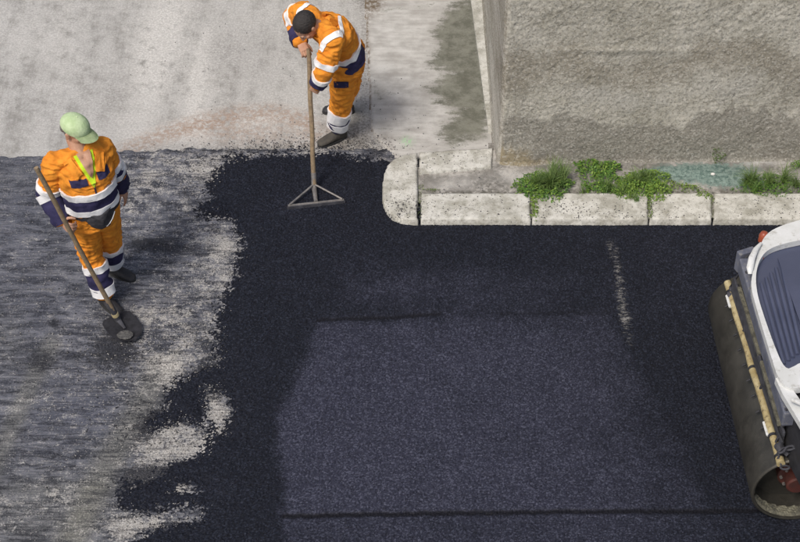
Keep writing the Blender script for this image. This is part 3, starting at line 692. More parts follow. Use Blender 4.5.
leafy('creeping_weed', [(680, 186, 9, 4, .085), (692, 189, 9, 4, .085), (703, 195, 7, 3.5, .09), (709, 198, 4, 4, .09), (670, 183, 6, 3, .08)], 420, .014, 'thin creeping weed trailing from the big weed towards the narrow joint', 7, mats=('leaf2', 'moss'), hgt=.035)
leafy('joint_weed', [(711, 204, .9, 5, .09), (712.5, 213, .7, 5, .09)], 50, .007, 'thin dark moss line in the joint below the trailing weed', 8, mats=('moss', 'moss'), hgt=.01)
leafy('joint_weed', [(420, 200, .9, 8, .09), (420, 212, .9, 6, .085), (421, 188, 2, 5, .08), (430, 190, 9, 1.6, .075)], 150, .008, 'sparse moss in the joint beside the rounded corner stone', 9, mats=('moss', 'leaf2'), hgt=.012)['kind'] = 'stuff'
grass_tuft('grass_tuft', P(767, 186, .09), .30, 800, .25, 'drooping grass tuft with a white pebble at the right', seed=11)
leafy('leafy_weed', [(750, 188, 15, 6, .08), (772, 191, 18, 8, .09), (790, 186, 14, 6, .08), (768, 180, 16, 6, .085)], 1100, .014, 'low leafy weed spreading under the right grass tuft', 12, mats=('leaf', 'leaf2'), hgt=.05)
leafy('moss_patch', [(718, 154, 6, 6, .14), (717, 147, 4, 5, .2), (719, 160, 5, 4, .09)], 240, .011, 'small brownish moss patch growing up the foot of the wall', 13, mats=('moss', 'leaf'), hgt=.03)['kind'] = 'stuff'
leafy('leafy_weed', [(797, 166, 7, 4, .085), (806, 165, 8, 5, .085)], 260, .015, 'dark green weed at the wall foot by the right photo edge', 14, hgt=.05)
grass_tuft('grass_tuft', P(640, 184, .10), .26, 420, .17, 'thin grass blades rising through the largest creeping weed', seed=21)
grass_tuft('grass_tuft', P(606, 190, .08), .30, 380, .17, 'wispy thin grass between the two bushy green weeds', seed=15)

# ================================================================== PEOPLE
def garment(bm, voxel=.0065, smooth=6, wr=.0, seed=0, wscale=9, detail=.0):
    """fuse overlapping closed shapes into one continuous skin"""
    me = bpy.data.meshes.new('tmp'); bm.to_mesh(me); bm.free()
    o = bpy.data.objects.new('tmp', me); COL.objects.link(o)
    m = o.modifiers.new('r', 'REMESH'); m.mode = 'VOXEL'; m.voxel_size = voxel; m.use_smooth_shade = True
    s = o.modifiers.new('s', 'SMOOTH'); s.factor = .5; s.iterations = smooth
    dg = bpy.context.evaluated_depsgraph_get(); ev = o.evaluated_get(dg)
    out = bpy.data.meshes.new_from_object(ev)
    bpy.data.objects.remove(o); bpy.data.meshes.remove(me)
    n = len(out.vertices)
    if wr:
        co = np.empty(n*3, np.float32); out.vertices.foreach_get('co', co); co = co.reshape(-1, 3)
        no = np.empty(n*3, np.float32); out.vertex_normals.foreach_get('vector', no); no = no.reshape(-1, 3)
        x, y, z_ = co.T.astype(float)
        q = wscale; wx = .35*vnoise(x*5, y*5, z_*5, seed+8)
        rid = 1-np.abs(fbm(x*q+wx*3, y*q-wx*2, z_*q*1.7+wx*4, seed, 2))*2
        rid2 = 1-np.abs(vnoise(x*q*2.1+wx*6, y*q*2.1, z_*q*2.6+wx*5, seed+30))*2
        dd = wr*(rid*.85+rid2*.7)
        co = co+no*dd[:, None]
        out.vertices.foreach_set('co', co.astype(np.float32).ravel())
    for p in out.polygons: p.use_smooth = True
    out.update(); return out
def bvh_of(me):
    return BVHTree.FromPolygons([v.co.copy() for v in me.vertices], [tuple(p.vertices) for p in me.polygons])
def wrap_band(name, bvh, a, b, t0, t1, mat, parent, off=.004, thick=.003, n=56, k=8, hint=(0, 0, 1), tilt=(0, 0), maxr=.3, arc=None, edge=None):
    """cloth band hugging a limb or trunk between t0 and t1 of the axis a-b; arc limits it to part of the girth"""
    a = Vector(a); b = Vector(b); ax = (b-a); L = ax.length; axn = ax.normalized(); A, B = frame(axn, hint)
    rows = []; bm = bmesh.new()
    full = arc is None; lo, hi = arc if arc else (0, 2*math.pi)
    m = n if full else n+1
    for i in range(k+1):
        row = []
        for j in range(m):
            th = lo+(hi-lo)*j/n; d = A*math.cos(th)+B*math.sin(th)
            t = t0+(t1-t0)*i/k
            if edge: t = edge(th, i/k, t0, t1)
            c = a+axn*L*t+axn*(tilt[0]*math.cos(th)+tilt[1]*math.sin(th))
            c0 = a+axn*(c-a).dot(axn)
            hit = bvh.ray_cast(c0, d, maxr)
            r_ = (hit[0]-c0).length if hit[0] is not None else (rows[-1][j][2] if rows else .065)
            row.append([c0, d, r_])
        rows.append(row)
    # soften radii
    for _ in range(1):
        for row in rows:
            rr = [x[2] for x in row]
            for j in range(len(row)):
                if full: row[j][2] = max(rr[j], .5*rr[j]+.25*(rr[j-1]+rr[(j+1) % len(row)]))
    vo = [[bm.verts.new(c+d*(r_+off+thick)) for c, d, r_ in row] for row in rows]
    vi = [[bm.verts.new(c+d*(r_-.004)) for c, d, r_ in row] for row in rows]
    cnt = m if full else m-1
    for V_ in (vo, vi):
        for i in range(k):
            for j in range(cnt): bm.faces.new((V_[i][j], V_[i][(j+1) % m], V_[i+1][(j+1) % m], V_[i+1][j]))
    for i in (0, k):
        for j in range(cnt): bm.faces.new((vo[i][j], vo[i][(j+1) % m], vi[i][(j+1) % m], vi[i][j]))
    if not full:
        for j in (0, m-1):
            for i in range(k): bm.faces.new((vo[i][j], vo[i+1][j], vi[i+1][j], vi[i][j]))
    return build(name, bm, mat, parent, smooth=True)
def hand(bm, wrist, palm_dir, normal, thumb_side, curl=.5, size=1.0, spread=.08, grip=None):
    """palm plus five unequal fingers; normal points out of the palm; curl in radians per joint"""
    w_ = Vector(wrist); d = Vector(palm_dir).normalized(); n = Vector(normal); n = (n-d*n.dot(d)).normalized(); s = d.cross(n).normalized()
    if s.dot(Vector(thumb_side)) < 0: s = -s
    q = size
    secs = [(w_, s*.027*q, n*.019*q), (w_+d*.03*q, s*.036*q, n*.017*q), (w_+d*.065*q, s*.042*q, n*.015*q), (w_+d*.092*q, s*.041*q, n*.013*q), (w_+d*.098*q, s*.032*q, n*.008*q)]
    loft(bm, secs, 12)
    lens = [(.030, [.040, .026, .020]), (.010, [.045, .029, .022]), (-.011, [.041, .027, .021]), (-.030, [.032, .021, .018])]
    for k, (off, segs) in enumerate(lens):
        p = w_+d*.088*q+s*off*q; a = curl*.6; pts = [p-d*.02*q, p]
        side = s*(off/.03)*spread
        for L in segs:
            dirv = (d*math.cos(a)+n*math.sin(a)+side).normalized(); p = p+dirv*L*q; pts.append(p); a += curl
        limb(bm, pts, [.0105*q, .0102*q, .0092*q, .0085*q, .0075*q], 8)
    p = w_+d*.025*q+s*.028*q; pts = [p]
    a = .9
    for L, aa in ((.040, .75), (.030, .35), (.024, -.0)):
        dirv = (d*math.cos(aa)+s*math.sin(aa)+n*(.3+.5*curl)).normalized(); p = p+dirv*L*q; pts.append(p)
    limb(bm, pts, [.014*q, .0125*q, .0108*q, .0088*q], 8)
def head(bm, c, fwd, up, s=1.0):
    """skull, jaw, brow, nose, lips, ears; c is the skull centre"""
    f = Vector(fwd).normalized(); u = Vector(up); u = (u-f*u.dot(f)).normalized(); r = f.cross(u).normalized()
    Mx = Matrix((r, f, u)).transposed()
    def L(x, y, z): return Vector(c)+r*x*s+f*y*s+u*z*s
    ball(bm, L(0, -.008, .025), (.074*s, .094*s, .088*s), 3, Mx)
    ball(bm, L(0, .030, -.035), (.058*s, .058*s, .072*s), 3, Mx)
    ball(bm, L(0, .060, -.088), (.030*s, .026*s, .022*s), 2, Mx)     # chin
    ball(bm, L(0, .078, .022), (.052*s, .016*s, .012*s), 2, Mx)       # brow
    tube(bm, [L(0, .084, .012), L(0, .100, -.012), L(0, .108, -.034), L(0, .090, -.042)], [.008*s, .010*s, .014*s, .009*s], 8)
    ball(bm, L(.011, .094, -.036), .008*s, 1); ball(bm, L(-.011, .094, -.036), .008*s, 1)
    ball(bm, L(0, .084, -.062), (.024*s, .009*s, .006*s), 2, Mx); ball(bm, L(0, .082, -.071), (.020*s, .009*s, .006*s), 2, Mx)
    for e in (-1, 1):
        ball(bm, L(.040*e, .062, -.018), (.022*s, .020*s, .020*s), 2, Mx)   # cheek
        ball(bm, L(.076*e, -.008, -.012), (.008*s, .018*s, .031*s), 2, Mx)  # ear
        ball(bm, L(.082*e, -.014, .004), (.007*s, .016*s, .018*s), 2, Mx)
    return L, Mx, r, f, u
def boot(name, ankle, heel_dir, toe, mat, parent, size=1.0):
    a = Vector(ankle); t = Vector(toe); d = Vector((t.x-a.x, t.y-a.y, 0)).normalized(); s = Vector((-d.y, d.x, 0)); z0 = Vector((0, 0, 1))
    g = Vector((a.x, a.y, 0)); base = t.z if False else 0
    bm = bmesh.new()
    gz = ankle[2]-.115
    def sec(x, w_, zb, zt): c = g+d*x*size+z0*(gz+(zb+zt)/2); return (c, s*w_*size, z0*(zt-zb)/2)
    loft(bm, [sec(-.078, .018, .02, .06), sec(-.07, .034, .012, .085), (g+z0*(gz+.06)-d*.02, s*.040, z0*.05), sec(.03, .042, .012, .105), sec(.09, .048, .012, .080), sec(.14, .048, .012, .066), sec(.175, .040, .012, .055), sec(.195, .020, .016, .040)], 14)
    loft(bm, [(a-z0*.05-d*.015, d*.058, s*.045), (a+z0*.0-d*.012, d*.055, s*.045), (a+z0*.075-d*.01, d*.056, s*.050), (a+z0*.085-d*.01, d*.050, s*.044)], 14)
    me = garment(bm, .006, 4, .0012, 3, 30); o = place(me, name, mat, parent)
    bm = bmesh.new(); out = []
    for i in range(20):
        th = 2*math.pi*i/20; x = .058+.142*math.cos(th); w_ = (.046+.006*math.cos(th))*math.sin(th)
        out.append(g+d*x*size+s*w_*size)
    prism(bm, out, gz, gz+.022); so_ = build('sole', bm, M['rubber'], None, bevel=.003); so_.parent = o
    so_.matrix_parent_inverse = Matrix.Translation(-parent.location)
    o.matrix_parent_inverse = Matrix.Translation(-parent.location)
    so_.matrix_parent_inverse = o.matrix_parent_inverse.inverted() @ Matrix.Translation(-parent.location)
    return o
def patch(name, bvh, c, d, w_, h_, upv, mat, parent, off=.005, thick=.004, nx_=10, ny_=6, shape=None):
    """flap of cloth laid on the surface hit from c along d"""
    c = Vector(c); d = Vector(d).normalized(); u = Vector(upv); u = (u-d*u.dot(d)).normalized(); s = d.cross(u)
    bm = bmesh.new(); G = []; H_ = []
    for i in range(ny_+1):
        r0 = []; r1 = []
        for j in range(nx_+1):
            a = (j/nx_-.5); b = (i/ny_-.5)
            if shape: a, b = shape(a, b)
            o_ = c+s*a*w_+u*b*h_
            hit = bvh.ray_cast(o_, d, .6)
            p = hit[0] if hit[0] is not None else o_+d*.1
            r0.append(bm.verts.new(p-d*(off+thick))); r1.append(bm.verts.new(p+d*.004))
        G.append(r0); H_.append(r1)
    for A in (G, H_):
        for i in range(ny_):
            for j in range(nx_): bm.faces.new((A[i][j], A[i][j+1], A[i+1][j+1], A[i+1][j]))
    for i in range(ny_):
        for j in (0, nx_): bm.faces.new((G[i][j], G[i+1][j], H_[i+1][j], H_[i][j]))
    for j in range(nx_):
        for i in (0, ny_): bm.faces.new((G[i][j], G[i][j+1], H_[i][j+1], H_[i][j]))
    return build(name, bm, mat, parent, smooth=True)

# ---------------------------------------------------------------- worker with the shovel
W1 = empty('person', (-2.25, -.25, 0), 'worker in orange overalls and pale green cap holding a shovel on the milled road', 'person')
hipC = P(93, 210, .98); neck = P(81, 152, 1.53)
hipR, hipL = P(84, 217, .93), P(103, 211, .93)        # right (image left), left (image right)
kneeR, knR = P(90, 252, .50), 0
ankR = P(104, 294, .115); toeR = P(119, 313, .03)
kneeL = P(109, 238, .50); ankL = P(113, 263, .115); toeL = P(134, 279, .03)
shR, shL = P(55, 163, 1.46), P(101, 149, 1.46)
elR, wrR, haR = P(48, 193, 1.16), P(62, 222, .99), P(68, 230, .97)
elL, wrL = P(114, 172, 1.18), P(121, 187, .97)
sax = (shL-shR).normalized(); hax = (hipL-hipR); hax.z = 0; hax.normalize()
fwd = Vector((sax.y, -sax.x, 0)).normalized()
tors = [(hipC-Vector((0, 0, .10)), .175, .125), (hipC, .185, .135), (hipC.lerp(neck, .22)+fwd*.012, .172, .135), (hipC.lerp(neck, .45)+fwd*.02, .18, .14), (hipC.lerp(neck, .68)+fwd*.015, .195, .135), (hipC.lerp(neck, .84), .185, .11), (hipC.lerp(neck, .95), .12, .085)]
def torso(bm, k, shoulders, r_sh):
    secs = []
    for i, (c, a, b) in enumerate(tors):
        t = i/(len(tors)-1); ax = hax.lerp(sax, t).normalized(); f_ = Vector((ax.y, -ax.x, 0)).normalized()
        secs.append((c, ax*a*k, f_*b*k))
    loft(bm, secs, 24)
# body (skin)
bm = bmesh.new(); torso(bm, .86, (shR, shL), .06)
limb(bm, [shR, elR, wrR], [.055, .042, .027]); limb(bm, [shL, elL, wrL], [.055, .042, .027])
limb(bm, [hipR, kneeR, ankR], [.085, .055, .04]); limb(bm, [hipL, kneeL, ankL], [.085, .055, .04])
hc = P(74.5, 130, 1.685); hf = Vector((.90, -.40, -.34))
L1, MX1, r1, f1, u1 = head(bm, hc, hf, (0, 0, 1))
limb(bm, [neck-Vector((0, 0, .05)), hc-Vector((0, 0, .07))-Vector((hf.x, hf.y, 0))*.02], [.062, .056])
sh_top = P(36, 168, 1.66); sh_bot = P(116, 316, .10); hdir = (sh_bot-sh_top).normalized()
gripP = sh_top.lerp(sh_bot, .40)
hand(bm, wrR, (gripP-wrR)+Vector((.03, -.01, -.02)), Vector((.7, .55, -.2)), (0, -.6, .4), curl=1.05, size=1.0)
hand(bm, wrL, P(130, 203, .79)-wrL, Vector((-.7, .1, 0)), (.1, -1, 0), curl=.28)
body = place(garment(bm, .0048, 3), 'body', M['skin'], W1)
# jacket
bm = bmesh.new(); torso(bm, 1.0, None, 0)
limb(bm, [shR+Vector((0, 0, -.005)), elR, wrR.lerp(elR, .1)], [.082, .068, .052]); limb(bm, [shL, elL, wrL.lerp(elL, .1)], [.082, .068, .052])
limb(bm, [neck.lerp(shR, .2)-Vector((0, 0, .02)), shR], [.06, .078]); limb(bm, [neck.lerp(shL, .2)-Vector((0, 0, .02)), shL], [.06, .078])
jk = garment(bm, .0065, 4, .014, 11, 9); jb = bvh_of(jk); jacket = place(jk, 'jacket', M['orange'], W1)
# trousers
bm = bmesh.new()
secs = []
for c, a, b in tors[:3]: secs.append((c, hax*a*.985, Vector((hax.y, -hax.x, 0))*b*.94))
loft(bm, secs, 24)
limb(bm, [hipR+Vector((0, 0, .02)), kneeR, ankR+Vector((0, 0, .04))], [.112, .080, .066]); limb(bm, [hipL+Vector((0, 0, .02)), kneeL, ankL+Vector((0, 0, .04))], [.112, .080, .066])
tr = garment(bm, .0065, 4, .015, 23, 9); tb = bvh_of(tr); trousers = place(tr, 'trousers', M['orange'], W1)
bm = None
# bands on the legs
for kn, an in ((kneeR, ankR), (kneeL, ankL)):
    b2 = an+Vector((0, 0, .03))
    wrap_band('leg_panel', tb, kn, b2, .40, .86, M['navy'], W1, .0045)
    wrap_band('reflective_band', tb, kn, b2, .26, .43, M['reflect'], W1, .0095, k=2)
    wrap_band('reflective_band', tb, kn, b2, .82, 1.03, M['reflect'], W1, .0095, k=2)
# sleeves
wrap_band('cuff', jb, elR, wrR, .20, 1.06, M['navy'], W1, .0045, maxr=.12)
wrap_band('cuff', jb, elL, wrL, .10, 1.06, M['navy'], W1, .0045, maxr=.12)
wrap_band('reflective_band', jb, shR, elR, .70, .86, M['reflect'], W1, .0095, k=2, maxr=.12)
wrap_band('sleeve_panel', jb, shR, elR, .84, 1.02, M['navy'], W1, .0045, k=2, maxr=.12)
wrap_band('reflective_band', jb, elR, wrR, -.02, .24, M['reflect'], W1, .0095, k=2, maxr=.12)
wrap_band('reflective_band', jb, shL, elL, .56, .72, M['reflect'], W1, .0095, k=2, maxr=.12)
wrap_band('sleeve_panel', jb, shL, elL, .72, .88, M['navy'], W1, .0045, k=2, maxr=.12)
wrap_band('reflective_band', jb, shL, elL, .88, 1.06, M['reflect'], W1, .0095, k=2, maxr=.12)
# trunk bands
ta, tb_ = hipC, neck
wrap_band('waist_panel', jb, ta, tb_, .16, .46, M['navy'], W1, .007, n=80, k=10)
wrap_band('reflective_band', jb, ta, tb_, .43, .53, M['reflect'], W1, .012, n=64, k=2)
wrap_band('reflective_band', jb, ta, tb_, .16, .25, M['reflect'], W1, .012, n=64, k=2)
# chest pockets, collar, shirt
ch = hipC.lerp(neck, .72)
up = (neck-hipC).normalized()
cut = lambda a, b: (a, b*(1-.35*abs(a)*2) if b < 0 else b)
patch('pocket_flap', jb, ch+fwd*.35-sax*.090+up*(-.005), -fwd, .115, .055, up, M['navy'], W1, shape=cut)
patch('pocket_flap', jb, ch+fwd*.35+sax*.100+up*(.015), -fwd, .10, .055, up, M['navy'], W1, shape=cut)
# neckline: lime shirt V and orange lapels
vee = lambda a, b: (a*(b+.5)**.8, b)
patch('shirt_front', jb, neck-up*.095+fwd*.35+sax*.005, -fwd, .145, .215, up, M['lime'], W1, off=.004, ny_=12, shape=vee)
patch('neck_opening', jb, neck-up*.055+fwd*.35+sax*.005, -fwd, .098, .15, up, M['skin'], W1, off=.025, ny_=12, shape=vee)
def collar(side, mat, w0, w1, off, name, parent, nk, sx, f_, up_, bvh, R0=.085, height=.03):
    bm = bmesh.new(); rows = []
    for i in range(13):
        th = -.1+i/12*2.9      # from the front opening round to the nape
        d = (f_*math.cos(th)+sx*side*math.sin(th))
        r0 = R0+.0*th; c = nk-up_*(.045*(math.cos(th)*.5+.5))
        top = c+d*r0+up_*(height); mid = c+d*(r0+.010)+up_*(height+.006); bot = c+d*(r0+w0+(w1-w0)*(math.cos(th)*.5+.5))-up_*.035
        hit = bvh.find_nearest(bot)
        if hit[0] is not None: bot = hit[0]+hit[1]*off
        rows.append([bm.verts.new(c+d*(r0-.006)-up_*.01), bm.verts.new(top), bm.verts.new(mid), bm.verts.new(bot)])
    for a, b in zip(rows[:-1], rows[1:]):
        for k in range(3): bm.faces.new((a[k], b[k], b[k+1], a[k+1]))
    bmesh.ops.solidify(bm, geom=bm.faces[:], thickness=.005)
    return build(name, bm, mat, parent, smooth=True)
for sg in (-1, 1):
    # folded lapel lying on the chest beside the V
    lp = lambda a_, b_, sg=sg: (a_*(.55+.45*(b_+.5))+sg*.0+(-.28*sg)*(.5-b_)*1.1*-1*-1, b_-.18*abs(a_))
    patch('collar', jb, neck-up*.055+fwd*.35+sax*sg*.098, -fwd, .066, .105, up-sax*sg*-.45, M['orange'], W1, off=.016, thick=.006)
    rows = []; bm = bmesh.new()
    for i in range(15):   # shirt collar standing round the neck
        th = 1.2+i/14*1.95; d = fwd*math.cos(th)+sax*sg*math.sin(th); drop = .07*max(0, math.cos(th))**1.5
        c = neck-up*(drop+.005)+fwd*.01; r0 = .070+.018*max(0, math.cos(th))
        rows.append([bm.verts.new(c+d*(r0+.016)-up*.035), bm.verts.new(c+d*(r0+.014)+up*.002), bm.verts.new(c+d*(r0+.004)+up*.022), bm.verts.new(c+d*(r0-.006)+up*.004), bm.verts.new(c+d*(r0-.006)-up*.035)])
    for a_, b_ in zip(rows[:-1], rows[1:]):
        for k in range(4): bm.faces.new((a_[k], b_[k], b_[k+1], a_[k+1]))
    build('shirt_collar', bm, M['lime'], W1, smooth=True)
# zip line
patch('zip', jb, hipC.lerp(neck, .60)+fwd*.35+sax*.008, -fwd, .010, .10, up, M['navy'], W1, off=.003, nx_=2)
# waist bag
bagc = hipC.lerp(neck, .10)+fwd*.155+sax*.01
bm = bmesh.new()
def bagshape(sc):
    return [(-.165, .085), (-.10, .05), (0, .03), (.10, .06), (.165, .10), (.15, .03), (.10, -.055), (.05, -.09), (-.02, -.095), (-.08, -.07), (-.14, .01)]
fr_, bk_ = [], []
for x, y in bagshape(1):
    bul = .045*(1-(x/.2)**2)
    curve = -.075*(x/.165)**2
    base = bagc+sax*x*.92+up*(y)+fwd*curve
    fr_.append(base+fwd*bul*.75); bk_.append(base-fwd*.05)
cf_ = bm.verts.new(bagc+fwd*.055+up*-.02); F_ = [bm.verts.new(p) for p in fr_]; B_ = [bm.verts.new(p) for p in bk_]; cb_ = bm.verts.new(bagc-fwd*.05)
for i in range(len(F_)):
    j = (i+1) % len(F_); bm.faces.new((cf_, F_[i], F_[j])); bm.faces.new((F_[i], B_[i], B_[j], F_[j])); bm.faces.new((cb_, B_[j], B_[i]))
bmesh.ops.subdivide_edges(bm, edges=bm.edges[:], cuts=2, use_grid_fill=True)
bm2 = bm; bmesh.ops.recalc_face_normals(bm2, faces=bm2.faces)
bag = place(garment(bm2, .006, 6, .003, 4, 20), 'waist_bag', M['black_cloth'], W1)
bm = bmesh.new(); zp = [bagc+sax*x+fwd*(.058-.9*x*x)+up*y for x, y in ((.02, -.072), (.05, -.062), (.08, -.045), (.105, -.022), (.115, -.01))]
tube(bm, zp, .0032, 6); bm.free(); bgb = bvh_of(bag.data); zq = []
for p in zp:
    hit = bgb.ray_cast(p+fwd*.2, -fwd, .5); zq.append((hit[0] if hit[0] is not None else p)+fwd*.002)
bm = bmesh.new(); tube(bm, zq, .003, 6); zo = build('zipper', bm, M['reflect'], None); zo.parent = bag; zo.matrix_parent_inverse = Matrix.Translation(-W1.location) if False else Matrix()
wrap_band('belt', jb, ta, tb_, .085, .125, M['black_cloth'], W1, .006, n=64, k=2)
# cap
bm = bmesh.new()
ball(bm, L1(0, -.004, .045), (.088, .108, .086), 3, MX1)
geom = bm.verts[:]+bm.edges[:]+bm.faces[:]
bmesh.ops.bisect_plane(bm, geom=geom, plane_co=L1(0, 0, .028), plane_no=-(u1+f1*.08), clear_outer=True)
bmesh.ops.solidify(bm, geom=bm.faces[:], thickness=-.004)
cap = build('cap', bm, M['capcloth'], W1, smooth=True)
bm = bmesh.new(); rows = []
for i in range(13):
    th = -1.15+2.3*i/12; row = []
    for k in range(6):
        q = k/5; rr_in_x, rr_in_y = .086, .100
        x = math.sin(th)*(rr_in_x+.002*q); y = math.cos(th)*rr_in_y+q*.082*math.cos(th*.78)**.6
        row.append(bm.verts.new(L1(x, y, .044+.006*q-.030*(math.sin(th)**2)-.018*q*q)))
    rows.append(row)
for a, b in zip(rows[:-1], rows[1:]):
    for k in range(5): bm.faces.new((a[k], b[k], b[k+1], a[k+1]))
bmesh.ops.solidify(bm, geom=bm.faces[:], thickness=.005)
brim = build('cap_brim', bm, M['capcloth'], W1, smooth=True)
bm = bmesh.new(); ball(bm, L1(0, -.004, .133), .007, 1); build('cap_button', bm, M['capcloth'], W1, smooth=True)
for k in range(6):   # panel seams
    bm = bmesh.new(); pts = []
    for i in range(9):
        ph = R(2+ i*10.5); th = k*math.pi/3+.3
        pts.append(L1(.0885*math.cos(ph)*math.cos(th), -.004+.1085*math.cos(ph)*math.sin(th), .045+.0865*math.sin(ph)))
    tube(bm, pts, .0020, 5); build('cap_seam', bm, M['capseam'], W1, smooth=True)
bm = bmesh.new()   # hair below the cap
for e in (-1, 1):
    ball(bm, L1(.068*e, -.022, .012), (.014, .030, .026), 2, MX1)
ball(bm, L1(0, -.066, -.004), (.060, .040, .045), 3, MX1)
build('hair', bm, m_plain('greying_hair', (.10, .09, .08), (.20, .185, .17), .7, scale=90, bump=.004), W1, smooth=True)
def eyes(L, parent):
    for e in (-1, 1):
        bm = bmesh.new(); ball(bm, L(.030*e, .078, .002), .0105, 2); build('eye', bm, M['whitebit'], parent, smooth=True)
        bm = bmesh.new(); ball(bm, L(.031*e, .0855, .002), .0048, 1); build('pupil', bm, M['hair'], parent, smooth=True)
        bm = bmesh.new(); tube(bm, [L(.014*e, .092, .018), L(.030*e, .090, .022), L(.046*e, .080, .017)], .0035, 6); build('eyebrow', bm, M['hair'], parent, smooth=True)
eyes(L1, W1)
boot('boot', (ankR.x, ankR.y, .115), None, toeR, M['boot'], W1, 1.0); boot('boot', (ankL.x, ankL.y, .115), None, toeL, M['boot'], W1, 1.0)

# shovel
SH = empty('shovel', (sh_bot.x, sh_bot.y, 0), 'long handled shovel with a tar blackened blade held by the capped worker', 'shovel')
bm = bmesh.new()
pts = [sh_top.lerp(sh_bot, i/8)+Vector((.004*math.sin(i), .004*math.cos(i*1.3), 0)) for i in range(9)]
tube(bm, pts, [.0165]+[.0175]*6+[.018, .0185], 12); build('handle', bm, M['wood'], SH, smooth=True)
bm = bmesh.new(); tube(bm, [sh_bot-hdir*.17, sh_bot-hdir*.02, sh_bot+hdir*.05], [.021, .024, .026], 12); build('socket', bm, M['tarred'], SH, smooth=True)
bm = bmesh.new(); tube(bm, [sh_bot-hdir*.035, sh_bot-hdir*.005], [.027, .028], 12); build('collar_ring', bm, M['spray'], SH, smooth=True)
# blade, slightly dished
bc = P(124, 329, .03); bd = (P(138, 343, .012)-P(112, 313, .012)).normalized(); bd.z = 0; bd.normalize(); bs = Vector((-bd.y, bd.x, 0))
prof = [(-.145, .085), (-.12, .118), (-.04, .128), (.05, .122), (.10, .102), (.14, .07), (.165, .02)]
bm = bmesh.new(); rows = []
for x, w_ in prof:
    row = []
    for j in range(9):
        q = (j/8-.5)*2
        zz = .010+.012*q*q+.05*max(0, -x-.02)*1.0+.012*(1-q*q)*(x < -.1)
        row.append(bm.verts.new(bc+bd*x+bs*w_*q+Vector((0, 0, zz))))
    rows.append(row)
for a, b in zip(rows[:-1], rows[1:]):
    for k in range(8): bm.faces.new((a[k], a[k+1], b[k+1], b[k]))
bmesh.ops.solidify(bm, geom=bm.faces[:], thickness=.004)
build('blade', bm, M['tarred'], SH, smooth=True)
bm = bmesh.new(); loft(bm, [(sh_bot+hdir*.0, bs*.026, Vector((0, 0, .024))), (bc-bd*.08+Vector((0, 0, .035)), bs*.022, Vector((0, 0, .014))), (bc+bd*.02+Vector((0, 0, .022)), bs*.010, Vector((0, 0, .006)))], 12); build('blade_neck', bm, M['tarred'], SH, smooth=True)
bm = bmesh.new(); ball(bm, bc+bd*.085+bs*(-.035)+Vector((0, 0, .026)), (.060, .045, .006), 3); me = garment(bm, .003, 1, .004, 2, 60); place(me, 'dried_mix', M['shmud'], SH)

# ---------------------------------------------------------------- worker with the rake
W2 = empty('person', (-.5, 1.7, 0), 'bare headed dark haired worker in orange overalls bending over a rake', 'person')
hip2 = P(346, 56, .96); nk2 = P(322, 27, 1.37)
hN, hF = P(344, 66, .92), P(350, 52, .92)
knN, anN, toN = P(342, 97, .52), P(338, 129, .115), P(327, 141, .03)
knF, anF, toF = P(349, 84, .50), P(345, 102, .115), P(325, 110, .03)
sN, sF = P(333, 40, 1.35), P(304, 13, 1.35)
eN, wN = P(325, 68, 1.12), P(317, 85, .93)
eF, wF = P(293, 17, 1.14), P(300, 42, 1.12)
sx2 = (sN-sF).normalized(); ax2 = (nk2-hip2).normalized(); f2 = ax2.cross(sx2).normalized()
if f2.dot(Vector((-.78, -.62, -.3))) < 0: f2 = -f2
hx2 = Vector((.45, -.89, 0)).normalized()
bk = -f2
sec2 = [(-.18, .165, .12, 0), (0, .18, .135, .0), (.22, .168, .125, .02), (.5, .18, .13, .045), (.75, .20, .13, .045), (.92, .18, .105, .02), (1.02, .10, .08, 0)]
def torso2(bm, k, part=None):
    secs = []
    for i, (t, a, b, o_) in enumerate(sec2[:part]):
        s_ = hx2.lerp(sx2, max(0, min(1, t))).normalized(); axd = ax2 if t > 0 else Vector((0, 0, 1)); 
        ax_ = Vector((0, 0, 1)).lerp(ax2, max(0, min(1, t*3+.3))).normalized()
        n_ = s_.cross(ax_).normalized(); c = hip2+(nk2-hip2)*t if t >= 0 else hip2+Vector((0, 0, t*.55))
        secs.append((c+bk*o_, s_*a*k, n_*b*k))
    loft(bm, secs, 24)
bm = bmesh.new(); torso2(bm, .86)
limb(bm, [sN, eN, wN], [.055, .042, .028]); limb(bm, [sF, eF, wF], [.055, .042, .028])
limb(bm, [hN, knN, anN], [.085, .055, .04]); limb(bm, [hF, knF, anF], [.085, .055, .04])
h2 = P(306, 26, 1.43); hf2 = Vector((-.50, -.50, -.95))
L2, MX2, r2_, f2h, u2 = head(bm, h2, hf2, (-.4, -.3, .85), 1.02)
limb(bm, [nk2-ax2*.03, h2-hf2*.02-u2*.06], [.064, .056])
rk_top = P(308.5, 49, 1.14); rk_bot = P(314, 184, .09); rd = (rk_bot-rk_top).normalized()
gN = rk_top.lerp(rk_bot, .335); gF = rk_top.lerp(rk_bot, .06)
hand(bm, wN, (gN-wN)+Vector((0, .0, -.02)), Vector((-.3, -.9, 0))*-1, (-.2, -.2, .9), curl=1.05)
hand(bm, wF, (gF-wF), Vector((.2, .1, -1))*1, (.5, .3, .6), curl=1.0)
place(garment(bm, .0048, 3), 'body', M['skin'], W2)
bm = bmesh.new(); torso2(bm, 1.0)
limb(bm, [sN, eN, wN.lerp(eN, .12)], [.085, .070, .054]); limb(bm, [sF, eF, wF.lerp(eF, .1)], [.085, .070, .054])
limb(bm, [nk2.lerp(sN, .2), sN], [.07, .082]); limb(bm, [nk2.lerp(sF, .2), sF], [.07, .082])
jk = garment(bm, .0065, 4, .014, 41, 9); jb = bvh_of(jk); place(jk, 'jacket', M['orange'], W2)
bm = bmesh.new(); torso2(bm, .93, 3)
